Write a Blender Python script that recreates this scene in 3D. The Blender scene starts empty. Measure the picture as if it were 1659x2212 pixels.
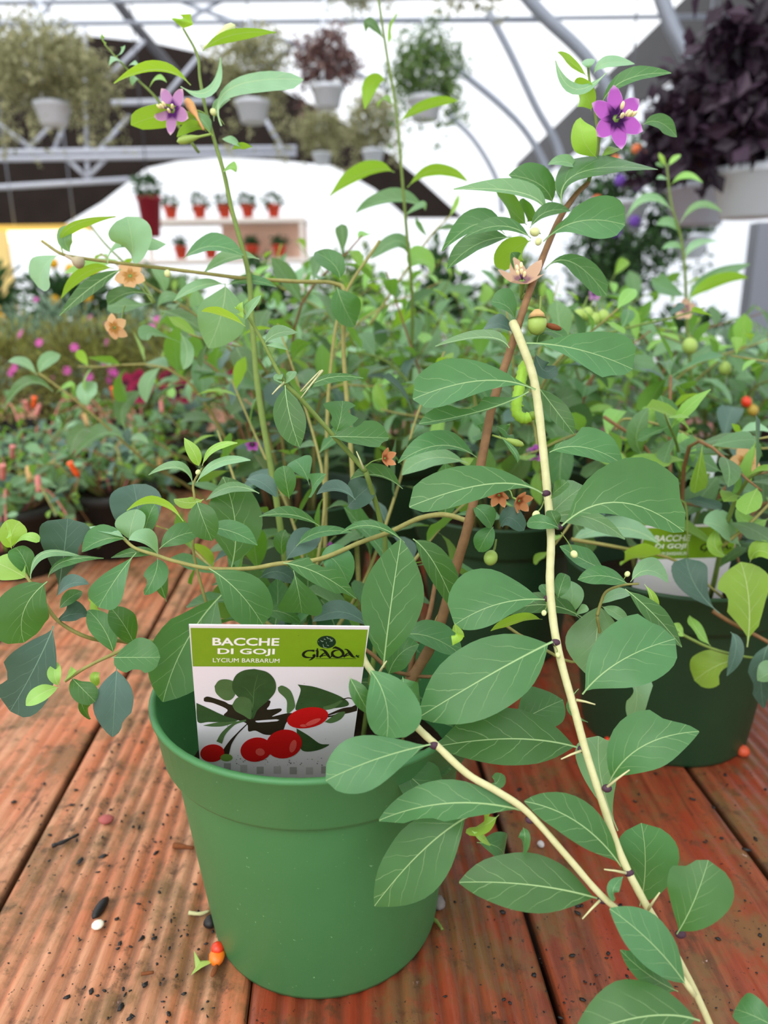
import bpy, bmesh, math, random
import numpy as np
from mathutils import Vector, Matrix, Quaternion, noise as mnoise

R = math.radians
SC = bpy.context.scene
COL = SC.collection
random.seed(7)
# ------------------------------------------------------------------ camera
FPX, CX, CY = 1600.0, 829.5, 1106.0
CAM_H, PITCH, ROLL = 0.37618, R(16.1875), R(-0.6796)
EX = Vector((1, 0, 0)); FWD = Vector((0, math.cos(PITCH), -math.sin(PITCH))); DN = Vector((0, -math.sin(PITCH), -math.cos(PITCH)))
RV = EX * math.cos(ROLL) - DN * math.sin(ROLL)
DV = EX * math.sin(ROLL) + DN * math.cos(ROLL)
CAM = Vector((0, 0, CAM_H))
cam = bpy.data.objects.new('camera', bpy.data.cameras.new('camera')); COL.objects.link(cam)
m = Matrix.Identity(4)
for i in range(3):
    m[i][0], m[i][1], m[i][2], m[i][3] = RV[i], -DV[i], -FWD[i], CAM[i]
cam.matrix_world = m
cd = cam.data
cd.sensor_fit = 'VERTICAL'; cd.sensor_height = 36.0; cd.lens = 36.0 * FPX / 2212.0
cd.clip_start = 0.02; cd.clip_end = 200
cd.dof.use_dof = True; cd.dof.focus_distance = 0.385; cd.dof.aperture_fstop = 7.0
SC.camera = cam
# ------------------------------------------------------------------ sky and exposure
w = bpy.data.worlds.new('sky'); SC.world = w; w.use_nodes = True
nt = w.node_tree; nt.nodes.clear()
wo = nt.nodes.new('ShaderNodeOutputWorld'); wb = nt.nodes.new('ShaderNodeBackground')
wb.inputs[0].default_value = (0.96, 0.98, 1.0, 1); wb.inputs[1].default_value = 1.5
nt.links.new(wb.outputs[0], wo.inputs[0])
sd = bpy.data.lights.new('hazy_sun', 'SUN'); sd.energy = 1.5; sd.angle = R(45); sd.color = (1, .97, .92)
so = bpy.data.objects.new('hazy_sun', sd); COL.objects.link(so); so.rotation_euler = (R(32), R(-24), 0)
SC.view_settings.view_transform = 'Standard'; SC.view_settings.look = 'None'
SC.view_settings.gamma = 1.0; SC.view_settings.use_curve_mapping = False
SC.view_settings.exposure = 0.2

# ------------------------------------------------------------------ pixel helpers
def ray(px, py): return FWD + RV * ((px - CX) / FPX) + DV * ((py - CY) / FPX)
def at(px, py, d): return CAM + ray(px, py) * d
def on(px, py, z=0.0):
    r = ray(px, py); return CAM + r * ((z - CAM.z) / r.z)
def atY(px, py, Y):
    r = ray(px, py); return CAM + r * (Y / r.y)
def lin(c):
    return tuple(((v / 255) / 12.92 if v / 255 <= .04045 else ((v / 255 + .055) / 1.055) ** 2.4) for v in c)

# ------------------------------------------------------------------ materials
class NT:
    def __init__(s, name):
        s.m = bpy.data.materials.new(name); s.m.use_nodes = True; s.t = s.m.node_tree; s.t.nodes.clear()
        s.o = s.n('ShaderNodeOutputMaterial')
    def n(s, k, **kw):
        x = s.t.nodes.new(k)
        for a, v in kw.items(): setattr(x, a, v)
        return x
    def l(s, a, b): s.t.links.new(a, b)
    def v(s, sock, val):
        if hasattr(val, 'is_linked') or hasattr(val, 'links'): s.l(val, sock)
        elif isinstance(val, tuple): sock.default_value = val if len(val) == len(sock.default_value) else (*val, 1)
        else: sock.default_value = val
    def math(s, op, a, b=0.0, c=None, clamp=False):
        x = s.n('ShaderNodeMath', operation=op); x.use_clamp = clamp
        s.v(x.inputs[0], a); s.v(x.inputs[1], b)
        if c is not None: s.v(x.inputs[2], c)
        return x.outputs[0]
    def mix(s, f, a, b):
        x = s.n('ShaderNodeMix', data_type='RGBA'); s.v(x.inputs[0], f); s.v(x.inputs[6], a); s.v(x.inputs[7], b); return x.outputs[2]
    def ss(s, x, lo, hi):
        y = s.n('ShaderNodeMapRange', interpolation_type='SMOOTHSTEP'); s.v(y.inputs[0], x); s.v(y.inputs[1], lo); s.v(y.inputs[2], hi); return y.outputs[0]
    def noise(s, vec, scale, detail=3, rough=.55):
        x = s.n('ShaderNodeTexNoise'); x.inputs['Scale'].default_value = scale; x.inputs['Detail'].default_value = detail; x.inputs['Roughness'].default_value = rough
        if vec is not None: s.l(vec, x.inputs['Vector'])
        return x.outputs['Fac']
    def bump(s, h, st, dist=.001):
        x = s.n('ShaderNodeBump'); s.v(x.inputs['Height'], h); x.inputs['Strength'].default_value = st; x.inputs['Distance'].default_value = dist; return x.outputs[0]
    def pbsdf(s, col, rough=.5, spec=.5, normal=None, **kw):
        p = s.n('ShaderNodeBsdfPrincipled'); s.v(p.inputs['Base Color'], col); s.v(p.inputs['Roughness'], rough); s.v(p.inputs['Specular IOR Level'], spec)
        if normal is not None: s.l(normal, p.inputs['Normal'])
        for k, v in kw.items(): s.v(p.inputs[k], v)
        return p.outputs[0]
    def out(s, sh): s.l(sh, s.o.inputs[0]); return s.m
    def objc(s): return s.n('ShaderNodeTexCoord').outputs['Object']

MATS = {}
def plain(name, rgb, rough=.5, spec=.4, var=0.0, scale=60, bump=0.0, **kw):
    if name in MATS: return MATS[name]
    t = NT(name); c = lin(rgb)
    col = (*c, 1)
    co = t.objc()
    if var: col = t.mix(t.noise(co, scale, 4), tuple(v * (1 - var) for v in c) + (1,), tuple(min(1, v * (1 + var)) for v in c) + (1,))
    nm = t.bump(t.noise(co, scale * 2, 4), bump) if bump else None
    MATS[name] = t.out(t.pbsdf(col, rough, spec, nm, **kw)); return MATS[name]

def leaf_mat(name, top, under, vein, trans, tcol, rough=.42, var=.25, spec=.4, veins=1.0):
    t = NT(name)
    uv = t.n('ShaderNodeUVMap').outputs[0]
    sp = t.n('ShaderNodeSeparateXYZ'); t.l(uv, sp.inputs[0])
    x = t.math('SUBTRACT', sp.outputs[0], .5); ax = t.math('ABSOLUTE', x); v = sp.outputs[1]
    oi = t.n('ShaderNodeObjectInfo').outputs['Random']
    co = t.objc()
    nz = t.noise(co, 55, 3)
    # midrib and arched side veins
    wid = t.math('MULTIPLY_ADD', v, -.006, .009)
    mid = t.math('SUBTRACT', 1.0, t.ss(ax, t.math('MULTIPLY', wid, .35), wid))
    sgn = t.math('MULTIPLY', t.math('GREATER_THAN', x, 0.0), .45)
    ph = t.math('ADD', t.math('ADD', t.math('MULTIPLY', v, 5.6), t.math('MULTIPLY', ax, -8.5)), t.math('ADD', sgn, t.math('MULTIPLY', nz, 1.1)))
    fr = t.math('ABSOLUTE', t.math('SUBTRACT', t.math('FRACT', ph), .5))
    side = t.math('SUBTRACT', 1.0, t.ss(fr, .006, .042))
    fade = t.math('SUBTRACT', 1.0, t.ss(ax, .04, .22))
    side = t.math('MULTIPLY', t.math('MULTIPLY', side, fade), .36)
    vn = t.math('MULTIPLY', t.math('MAXIMUM', mid, side, clamp=True), veins)
    T, U, V = lin(top), lin(under), lin(vein)
    a = t.mix(nz, tuple(c * (1 - var) for c in T), tuple(c * (1 + var) for c in T))
    hs = t.n('ShaderNodeHueSaturation'); t.l(a, hs.inputs['Color'])
    t.v(hs.inputs['Hue'], t.math('MULTIPLY_ADD', oi, .035, .4825)); t.v(hs.inputs['Value'], t.math('MULTIPLY_ADD', oi, .6, .7)); t.v(hs.inputs['Saturation'], t.math('MULTIPLY_ADD', oi, -.2, 1.08))
    topc = t.mix(vn, hs.outputs[0], V)
    bk = t.n('ShaderNodeNewGeometry').outputs['Backfacing']
    col = t.mix(bk, topc, t.mix(t.math('MULTIPLY', vn, .5), U, V))
    bp = t.bump(t.math('ADD', t.math('MULTIPLY', vn, -.6), t.math('MULTIPLY', t.noise(co, 260, 2), .25)), .35, .0006)
    pb = t.pbsdf(col, rough, spec, bp, **{'Sheen Weight': .12, 'Sheen Roughness': .45, 'Sheen Tint': (.78, .95, 1.0, 1)})
    tr = t.n('ShaderNodeBsdfTranslucent'); t.v(tr.inputs[0], t.mix(vn, lin(tcol), V)); t.l(bp, tr.inputs[1])
    mx = t.n('ShaderNodeMixShader'); mx.inputs[0].default_value = trans; t.l(pb, mx.inputs[1]); t.l(tr.outputs[0], mx.inputs[2])
    MATS[name] = t.out(mx.outputs[0]); return MATS[name]

LG = leaf_mat('leaf_green', (63, 111, 58), (104, 150, 64), (158, 190, 128), .24, (120, 185, 30))
LK = leaf_mat('leaf_dark_blue_green', (62, 92, 78), (90, 130, 80), (105, 135, 112), .12, (90, 140, 50), rough=.5)
LY = leaf_mat('leaf_young_lime', (142, 186, 78), (160, 205, 72), (200, 222, 150), .38, (180, 225, 50))
LP = leaf_mat('leaf_pale', (124, 168, 124), (150, 188, 110), (176, 205, 150), .3, (150, 205, 60))
LM = leaf_mat('leaf_mid_green', (86, 122, 80), (112, 158, 78), (150, 186, 130), .28, (135, 195, 40), var=.2)
LMY = leaf_mat('leaf_mid_lime', (124, 172, 72), (150, 195, 70), (180, 210, 120), .35, (165, 215, 45))
LEAFM = {'g': LG, 'k': LK, 'y': LY, 'p': LP, 'm': LM, 'n': LMY}

def stem_mat(name, a, b, scale=200):
    t = NT(name); co = t.objc()
    col = t.mix(t.noise(co, scale, 4), lin(a), lin(b))
    MATS[name] = t.out(t.pbsdf(col, .6, .3, t.bump(t.noise(co, scale * 2, 3), .3, .0005))); return MATS[name]
S_PALE = stem_mat('pale_stem', (206, 204, 158), (176, 174, 120))
S_BROWN = stem_mat('brown_stem', (146, 110, 72), (102, 72, 46))
S_GREEN = stem_mat('green_stem', (122, 142, 68), (94, 116, 52))
S_OLIVE = stem_mat('olive_stem', (160, 156, 92), (122, 116, 62))
S_PINK = stem_mat('pink_stem', (214, 130, 128), (172, 110, 92))

def petal_mat(name, throat, body, edge):
    t = NT(name); uv = t.n('ShaderNodeUVMap').outputs[0]
    sp = t.n('ShaderNodeSeparateXYZ'); t.l(uv, sp.inputs[0])
    v = sp.outputs[1]; ax = t.math('ABSOLUTE', t.math('SUBTRACT', sp.outputs[0], .5))
    c = t.mix(t.ss(v, .08, .40), lin(throat), lin(body))
    e = t.math('MULTIPLY', t.math('MAXIMUM', t.ss(v, .80, 1.0), t.math('MULTIPLY', t.ss(ax, .44, .5), t.ss(v, .4, .7))), .8)
    c = t.mix(e, c, lin(edge))
    pb = t.pbsdf(c, .6, .2)
    tr = t.n('ShaderNodeBsdfTranslucent'); t.l(c, tr.inputs[0])
    mx = t.n('ShaderNodeMixShader'); mx.inputs[0].default_value = .35; t.l(pb, mx.inputs[1]); t.l(tr.outputs[0], mx.inputs[2])
    MATS[name] = t.out(mx.outputs[0]); return MATS[name]
P_PURPLE = petal_mat('purple_petal', (62, 14, 82), (190, 98, 196), (232, 186, 232))
P_MAUVE = petal_mat('mauve_petal', (96, 30, 120), (196, 142, 194), (238, 206, 206))
P_BEIGE = petal_mat('beige_petal', (150, 110, 120), (214, 178, 150), (222, 192, 164))
P_PEACH = petal_mat('peach_petal', (190, 140, 70), (228, 184, 134), (232, 196, 150))
P_RUST = petal_mat('rust_petal', (150, 80, 44), (206, 140, 94), (222, 170, 128))

def green_pot_mat():
    t = NT('green_pot_plastic'); co = t.objc()
    n1 = t.noise(co, 14, 5); n2 = t.noise(co, 420, 2)
    c = t.mix(n1, lin((58, 114, 66)), lin((72, 128, 76)))
    c = t.mix(t.ss(n2, .70, .78), c, lin((112, 162, 114)))
    c = t.mix(t.ss(t.noise(co, 36, 6, .75), .66, .74), c, lin((80, 140, 84)))
    c = t.mix(t.ss(t.noise(co, 150, 3, .8), .735, .76), c, lin((34, 48, 26)))
    MATS['pot'] = t.out(t.pbsdf(c, .48, .4, t.bump(t.noise(co, 700, 2), .12, .0004))); return MATS['pot']
M_POT = green_pot_mat()

def soil_mat():
    t = NT('potting_soil'); co = t.objc(); n = t.noise(co, 180, 5, .7)
    c = t.mix(n, lin((14, 10, 8)), lin((64, 46, 34)))
    return t.out(t.pbsdf(c, .9, .15, t.bump(n, 1.0, .004)))
M_SOIL = soil_mat()

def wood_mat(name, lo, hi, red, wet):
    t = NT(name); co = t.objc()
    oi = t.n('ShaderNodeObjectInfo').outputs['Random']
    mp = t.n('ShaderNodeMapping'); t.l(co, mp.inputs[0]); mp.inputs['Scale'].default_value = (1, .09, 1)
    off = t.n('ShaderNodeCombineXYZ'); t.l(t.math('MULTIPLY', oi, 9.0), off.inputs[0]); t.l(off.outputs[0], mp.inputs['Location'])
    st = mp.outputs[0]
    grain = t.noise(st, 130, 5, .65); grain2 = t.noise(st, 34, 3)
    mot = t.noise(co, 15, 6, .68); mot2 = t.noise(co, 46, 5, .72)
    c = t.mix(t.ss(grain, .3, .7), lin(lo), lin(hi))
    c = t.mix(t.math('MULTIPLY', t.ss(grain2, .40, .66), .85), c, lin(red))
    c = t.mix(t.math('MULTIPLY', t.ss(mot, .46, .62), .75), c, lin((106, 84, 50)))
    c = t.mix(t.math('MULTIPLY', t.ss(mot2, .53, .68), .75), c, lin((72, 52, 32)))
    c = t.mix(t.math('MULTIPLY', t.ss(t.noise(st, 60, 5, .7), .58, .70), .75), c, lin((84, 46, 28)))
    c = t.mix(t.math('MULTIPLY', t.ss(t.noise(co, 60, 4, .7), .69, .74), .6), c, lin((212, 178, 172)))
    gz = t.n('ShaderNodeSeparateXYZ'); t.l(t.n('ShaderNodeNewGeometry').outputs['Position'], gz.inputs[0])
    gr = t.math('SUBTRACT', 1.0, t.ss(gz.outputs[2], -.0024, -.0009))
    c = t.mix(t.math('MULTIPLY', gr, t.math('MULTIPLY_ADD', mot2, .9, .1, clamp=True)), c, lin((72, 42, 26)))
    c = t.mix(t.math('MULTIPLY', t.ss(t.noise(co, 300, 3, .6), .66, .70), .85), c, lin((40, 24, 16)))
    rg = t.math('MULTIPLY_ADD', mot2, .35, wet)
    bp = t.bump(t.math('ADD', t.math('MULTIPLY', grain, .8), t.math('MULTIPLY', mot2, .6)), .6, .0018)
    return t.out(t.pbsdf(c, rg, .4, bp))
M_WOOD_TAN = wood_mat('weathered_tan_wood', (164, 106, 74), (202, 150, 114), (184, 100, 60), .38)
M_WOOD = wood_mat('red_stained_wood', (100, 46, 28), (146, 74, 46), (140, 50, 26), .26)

M_STEEL = plain('galvanised_pipe', (150, 156, 168), .4, .5, .12, 8, Metallic=.35)
M_WHITEPIPE = plain('white_painted_pipe', (188, 192, 204), .45, .4, .05, 8)
M_DARKPIPE = plain('dark_pipe', (58, 58, 64), .5, .4)
M_WHITEPL = plain('white_plastic', (236, 242, 252), .45, .4)
M_SHADE = plain('dark_shade_cloth', (42, 35, 32), .9, .1, .35, 3)
M_BAND = plain('dark_gutter_sheet', (50, 48, 50), .6, .3, .3, 2)
M_TERRA = plain('terracotta_plastic', (196, 62, 34), .5, .4)
M_FLOOR = plain('floor_concrete', (128, 124, 116), .85, .2, .3, 6)
M_CREAM = plain('cream_anther', (238, 226, 170), .6, .3)
M_PURPLEF = plain('purple_filament', (120, 80, 140), .6, .2)
M_GBERRY = plain('green_berry', (150, 176, 84), .4, .4, .15, 120)
M_BUD = plain('pale_bud', (206, 214, 150), .5, .3, .12, 200)
M_RBERRY = plain('red_berry', (226, 60, 26), .3, .5)
M_OBERRY = plain('orange_berry', (236, 120, 30), .35, .5)
M_NODE = plain('dark_purple_node', (70, 46, 60), .6, .3)
M_CALYX = plain('dry_calyx', (196, 160, 108), .8, .2, .25, 300)
M_DRY = plain('dry_brown_scrap', (120, 70, 40), .8, .2, .3, 200)
M_BLACK = plain('black_scrap', (26, 24, 24), .5, .4, .3, 300)
M_CREAMW = plain('white_scrap', (236, 232, 214), .6, .3)
M_CATER = plain('caterpillar_skin', (150, 196, 60), .5, .35, .2, 260, bump=.3)

# ------------------------------------------------------------------ object helpers
def link(name, me, mat=None, parent=None, loc=None):
    o = bpy.data.objects.new(name, me); COL.objects.link(o)
    if mat is not None and me is not None:
        me.materials.clear()
        for x in (mat if isinstance(mat, (list, tuple)) else [mat]): me.materials.append(x)
    if parent is not None: o.parent = parent
    if loc is not None: o.location = loc
    return o
def tag(o, label=None, cat=None, group=None, kind=None):
    if label: o['label'] = label
    if cat: o['category'] = cat
    if group: o['group'] = group
    if kind: o['kind'] = kind
    return o
def thing(name, loc, label, cat, group=None):
    o = bpy.data.objects.new(name, None); COL.objects.link(o); o.location = loc; o.empty_display_size = .05
    return tag(o, label, cat, group)
WPOS = {}
def wpos(o):
    p = Vector(o.location)
    while o.parent is not None: o = o.parent; p = p + Vector(o.location)
    return p
def mesh(name, vs, fs, uvs=None, smooth=True):
    me = bpy.data.meshes.new(name); me.from_pydata([tuple(v) for v in vs], [], fs)
    if uvs is not None:
        ul = me.uv_layers.new(name='UVMap')
        idx = np.empty(len(me.loops), dtype=np.int32); me.loops.foreach_get('vertex_index', idx)
        ul.data.foreach_set('uv', np.asarray(uvs, dtype=np.float32)[idx].ravel())
    if smooth: me.polygons.foreach_set('use_smooth', [True] * len(me.polygons))
    me.update(); return me
def put(name, vs, fs, mat, parent=None, uvs=None, smooth=True, origin=None):
    """vs in world coordinates; the object's origin goes to `origin` (or the centroid)"""
    o0 = Vector(origin) if origin is not None else sum((Vector(v) for v in vs), Vector()) / len(vs)
    me = mesh(name, [Vector(v) - o0 for v in vs], fs, uvs, smooth)
    pl = wpos(parent) if parent is not None else Vector()
    return link(name, me, mat, parent, o0 - pl)

def catmull(P, n=6):
    P = [Vector(p) for p in P]
    if len(P) < 3: return [P[0].lerp(P[-1], i / n) for i in range(n + 1)]
    Q = [P[0] * 2 - P[1]] + P + [P[-1] * 2 - P[-2]]; out = []
    for i in range(1, len(Q) - 2):
        p0, p1, p2, p3 = Q[i - 1:i + 3]
        for k in range(n):
            t = k / n
            out.append(.5 * ((2 * p1) + (p2 - p0) * t + (2 * p0 - 5 * p1 + 4 * p2 - p3) * t * t + (3 * p1 - p0 - 3 * p2 + p3) * t ** 3))
    out.append(P[-1]); return out
def tube_geo(P, r0, r1=None, seg=8, jit=0.0):
    r1 = r0 if r1 is None else r1
    vs, fs = [], []; n = len(P); prev = None
    for i, p in enumerate(P):
        tg = (P[min(i + 1, n - 1)] - P[max(i - 1, 0)]).normalized()
        if prev is None:
            a = Vector((0, 0, 1)) if abs(tg.z) < .9 else Vector((1, 0, 0)); u = tg.cross(a).normalized()
        else: u = (prev - tg * prev.dot(tg)).normalized()
        prev = u; v = tg.cross(u); r = r0 + (r1 - r0) * i / max(1, n - 1)
        r *= 1 + jit * random.uniform(-1, 1)
        for k in range(seg):
            an = 2 * math.pi * k / seg; vs.append(p + (u * math.cos(an) + v * math.sin(an)) * r)
    for i in range(n - 1):
        for k in range(seg):
            a, b = i * seg + k, i * seg + (k + 1) % seg; fs.append((a, b, b + seg, a + seg))
    fs.append(tuple(range(seg - 1, -1, -1))); fs.append(tuple((n - 1) * seg + k for k in range(seg)))
    return vs, fs
def tube(name, P, r0, r1, mat, parent, seg=8, jit=0.0):
    vs, fs = tube_geo([Vector(p) for p in P], r0, r1, seg, jit); return put(name, vs, fs, mat, parent, origin=P[0])
def merge(*geos):
    vs, fs = [], []
    for a, b in geos:
        k = len(vs); vs += a; fs += [tuple(i + k for i in f) for f in b]
    return vs, fs
def lathe_geo(prof, c, seg=48, axis=None):
    """prof: (r, z) list; c centre"""
    vs, fs = [], []
    for r, z in prof:
        for k in range(seg):
            a = 2 * math.pi * k / seg; p = Vector((r * math.cos(a), r * math.sin(a), z))
            vs.append(p)
    if axis is not None:
        q = Vector((0, 0, 1)).rotation_difference(Vector(axis).normalized()); vs = [q @ v for v in vs]
    vs = [v + Vector(c) for v in vs]
    for i in range(len(prof) - 1):
        for k in range(seg):
            a, b = i * seg + k, i * seg + (k + 1) % seg; fs.append((a, b, b + seg, a + seg))
    if prof[0][0] > 1e-6: fs.append(tuple(range(seg - 1, -1, -1)))
    if prof[-1][0] > 1e-6: fs.append(tuple((len(prof) - 1) * seg + k for k in range(seg)))
    return vs, fs
def ball_geo(c, r, axis=(0, 0, 1), sx=1.0, sz=1.0, seg=12, n=8, taper=0.0):
    prof = []
    for i in range(n + 1):
        a = math.pi * i / n; z = -math.cos(a); rr = max(math.sin(a), .02) * (1 + taper * z)
        prof.append((rr * r * sx, z * r * sz))
    return lathe_geo(prof, c, seg, axis)
def box_geo(lo, hi):
    (x0, y0, z0), (x1, y1, z1) = lo, hi
    vs = [Vector(p) for p in [(x0, y0, z0), (x1, y0, z0), (x1, y1, z0), (x0, y1, z0), (x0, y0, z1), (x1, y0, z1), (x1, y1, z1), (x0, y1, z1)]]
    return vs, [(3, 2, 1, 0), (4, 5, 6, 7), (0, 1, 5, 4), (1, 2, 6, 5), (2, 3, 7, 6), (3, 0, 4, 7)]

# ------------------------------------------------------------------ leaves
SHAPES = {'o': (1.0, .86, .05), 'l': (.95, 1.0, .06), 's': (1.55, .5, .07), 'r': (.75, .52, .05), 'd': (1.35, .85, .08), 'c': (1.05, .55, .06)}
def prof(shape, t):
    a, b, pet = SHAPES[shape]; x = (t - pet) / (1 - pet)
    if x <= 0: return 0.0
    x = min(x, .9999); pk = a / (a + b)
    return (x ** a * (1 - x) ** b) / (pk ** a * (1 - pk) ** b)
def leaf_geo(B, M, T, wl, wr, shape, Nf, fold=.16, cup=0.0, wave=.05, bites=(), n=15, h=4, fpx=True, rnd=random):
    """B, M, T: midrib points in space; wl, wr: visible half widths (m) left/right; Nf(p) wanted face normal"""
    C = M * 2 - (B + T) * .5
    L = (M - B).length + (T - M).length
    ts = [i / n for i in range(n + 1)]; ts = [t - .028 * math.sin(2 * math.pi * t) for t in ts]
    vs, uv, fs = [], [], []; s1, s2 = rnd.uniform(0, 6), rnd.uniform(0, 6)
    for t in ts:
        p = B * (1 - t) ** 2 + C * (2 * t * (1 - t)) + T * t * t
        tg = ((C - B) * (1 - t) + (T - C) * t).normalized()
        V = (CAM - p).normalized()
        N = Nf(p); N = (N - tg * N.dot(tg))
        N = N.normalized() if N.length > 1e-4 else V
        W = N.cross(tg).normalized()          # left of the direction when seen from the face
        k = 1.0
        if fpx:
            sd_ = V.cross(tg).normalized(); k = 1 / max(.45, abs(W.dot(sd_)))
            if N.dot(V) < 0: W2 = -1
            else: W2 = 1
        else: W2 = 1
        base = prof(shape, t)
        irr = (1 + .07 * math.sin(7.3 * t + s1 * 2) * t, 1 + .07 * math.sin(8.1 * t + s2 * 2) * t)
        for j in range(-h, h + 1):
            u = j / h
            side = (wl if u * W2 > 0 else wr) * k
            ww = max(base * side * irr[0 if u > 0 else 1], L * .008)
            for (bs, bt, bw, bd) in bites:
                if bs * u * W2 > 0:
                    q = abs(t - bt) / bw
                    if q < 1: ww *= 1 - bd * (1 - q * q) ** .5
            off = fold * abs(u) * ww + cup * u * u * ww + wave * ww * abs(u) * math.sin(9 * t + s1 + (2.1 if u > 0 else 0)) + wave * .5 * ww * u * u * math.sin(21 * t + s2)
            vs.append(p + W * (u * ww) + N * off); uv.append((.5 + u * ww / L, t))
    c = 2 * h + 1
    for i in range(n):
        for j in range(c - 1):
            a = i * c + j; fs.append((a + 1, a, a + c, a + c + 1))
    return vs, fs, uv
def nrm(na, nb, twist=Vector((0, 0, 0))):
    return lambda p: (CAM - p).normalized() * na + Vector((0, 0, 1)) * nb + twist
def px_leaf(line, plant, rnd):
    q = line.split(); bx, by, mx, my, tx, ty, wl, wr, d = [float(v) for v in q[:9]]; kd = q[9]; fl = q[10:]
    shape, mat = kd[0], kd[1]
    d0 = d; d1 = d * (1 + rnd.uniform(-.035, .03)); na, nb = .75, .6; fold = rnd.uniform(.1, .26); bites = []; cup = rnd.uniform(-.1, .12); wv = .05
    for f in fl:
        if f == 'u': na, nb = -.75, .75; fold = .12
        elif f[0] == 'D': d1 = float(f[1:])
        elif f[0] == 'F': fold = float(f[1:])
        elif f[0] == 'W': wv = float(f[1:])
        elif f[0] == 'N': na, nb = [float(v) for v in f[1:].split(',')]
        elif f[0] in 'LR': bt, bw, bd = [float(v) for v in f[1:].split(',')]; bites.append((1 if f[0] == 'L' else -1, bt, bw, bd))
    B, T = at(bx, by, d0), at(tx, ty, d1); dm = (d0 + d1) / 2 - .004
    M = at(mx, my, dm)
    tw = Vector((rnd.uniform(-.25, .25), rnd.uniform(-.1, .1), 0))
    vs, fs, uv = leaf_geo(B, M, T, wl * dm / FPX, wr * dm / FPX, shape, nrm(na, nb, tw), fold, cup, wv, bites, rnd=rnd)
    return put('leaf', vs, fs, LEAFM[mat], plant, uv, origin=B)

# shared small leaves for the repeats further back (local +Y along the leaf, +Z the face)
LIB = {}
def lib_leaf(k, i):
    if (k, i) in LIB: return LIB[(k, i)]
    r = random.Random(100 + i * 7)
    sh = ['o', 'l', 's', 's', 'o', 'c', 'd', 'o'][i % 8]; asp = [.24, .16, .2, .26, .28, .26, .25, .21][i % 8]
    bend = r.uniform(-.22, .1)
    B = Vector((0, 0, 0)); T = Vector((r.uniform(-.12, .12), 1, bend)); M = Vector((r.uniform(-.06, .06), .5, bend * .1 + r.uniform(.02, .1)))
    bt = [(1, .6, .2, .5)] if i == 6 else ()
    vs, fs, uv = leaf_geo(B, M, T, asp, asp * r.uniform(.85, 1.1), sh, lambda p: Vector((0, 0, 1)), r.uniform(.1, .35), r.uniform(-.15, .2), .07, bt, n=8, h=2, fpx=False, rnd=r)
    me = mesh('leaf', vs, fs, uv); me.materials.append(LEAFM[k]); LIB[(k, i)] = me; return me
def put_lib(parent, p, direc, up, L, k, rnd, name='leaf'):
    y = Vector(direc).normalized(); z = Vector(up) - y * Vector(up).dot(y)
    z = z.normalized() if z.length > 1e-3 else Vector((0, -1, .2)).normalized(); x = y.cross(z)
    mt = Matrix((x, y, z)).transposed() @ Matrix.Scale(L, 3)
    o = bpy.data.objects.new(name, lib_leaf(k, rnd.randrange(8))); COL.objects.link(o); o.parent = parent
    q = mt.to_4x4(); q.translation = Vector(p) - wpos(parent); o.matrix_basis = q
    return o
def shoot(parent, P, r0, r1, mat, n, size, rnd, kinds='mmmmn', name='stem', start=.12, droop=.15, seg=6, young=True):
    """a stem through points P with n alternate leaves"""
    Q = catmull(P, 5); tube(name, Q, r0, r1, mat, parent, seg)
    ang = rnd.uniform(0, 6); N = len(Q)
    for i in range(n):
        t = start + (1 - start) * (i + rnd.uniform(.1, .9)) / n
        f = t * (N - 1); a = min(int(f), N - 2); p = Q[a].lerp(Q[a + 1], f - a); tg = (Q[a + 1] - Q[a]).normalized()
        ang += 2.4 + rnd.uniform(-.4, .4)
        s = tg.cross(Vector((0.1, .2, 1))); s = s.normalized() if s.length > .05 else Vector((1, 0, 0)); s2 = tg.cross(s)
        out = s * math.cos(ang) + s2 * math.sin(ang)
        dr = (out + tg * rnd.uniform(.2, .9) + Vector((0, 0, rnd.uniform(-droop * 2, droop)))).normalized()
        up = Vector((rnd.uniform(-.45, .45), rnd.uniform(-.55, .15), 1)) + tg * .3
        sc = size * rnd.uniform(.65, 1.25) * (1 - .45 * max(0, t - .6) / .4)
        k = rnd.choice(kinds)
        if young and t > .9: k = 'n'
        put_lib(parent, p, dr, up, sc, k, rnd)

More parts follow.
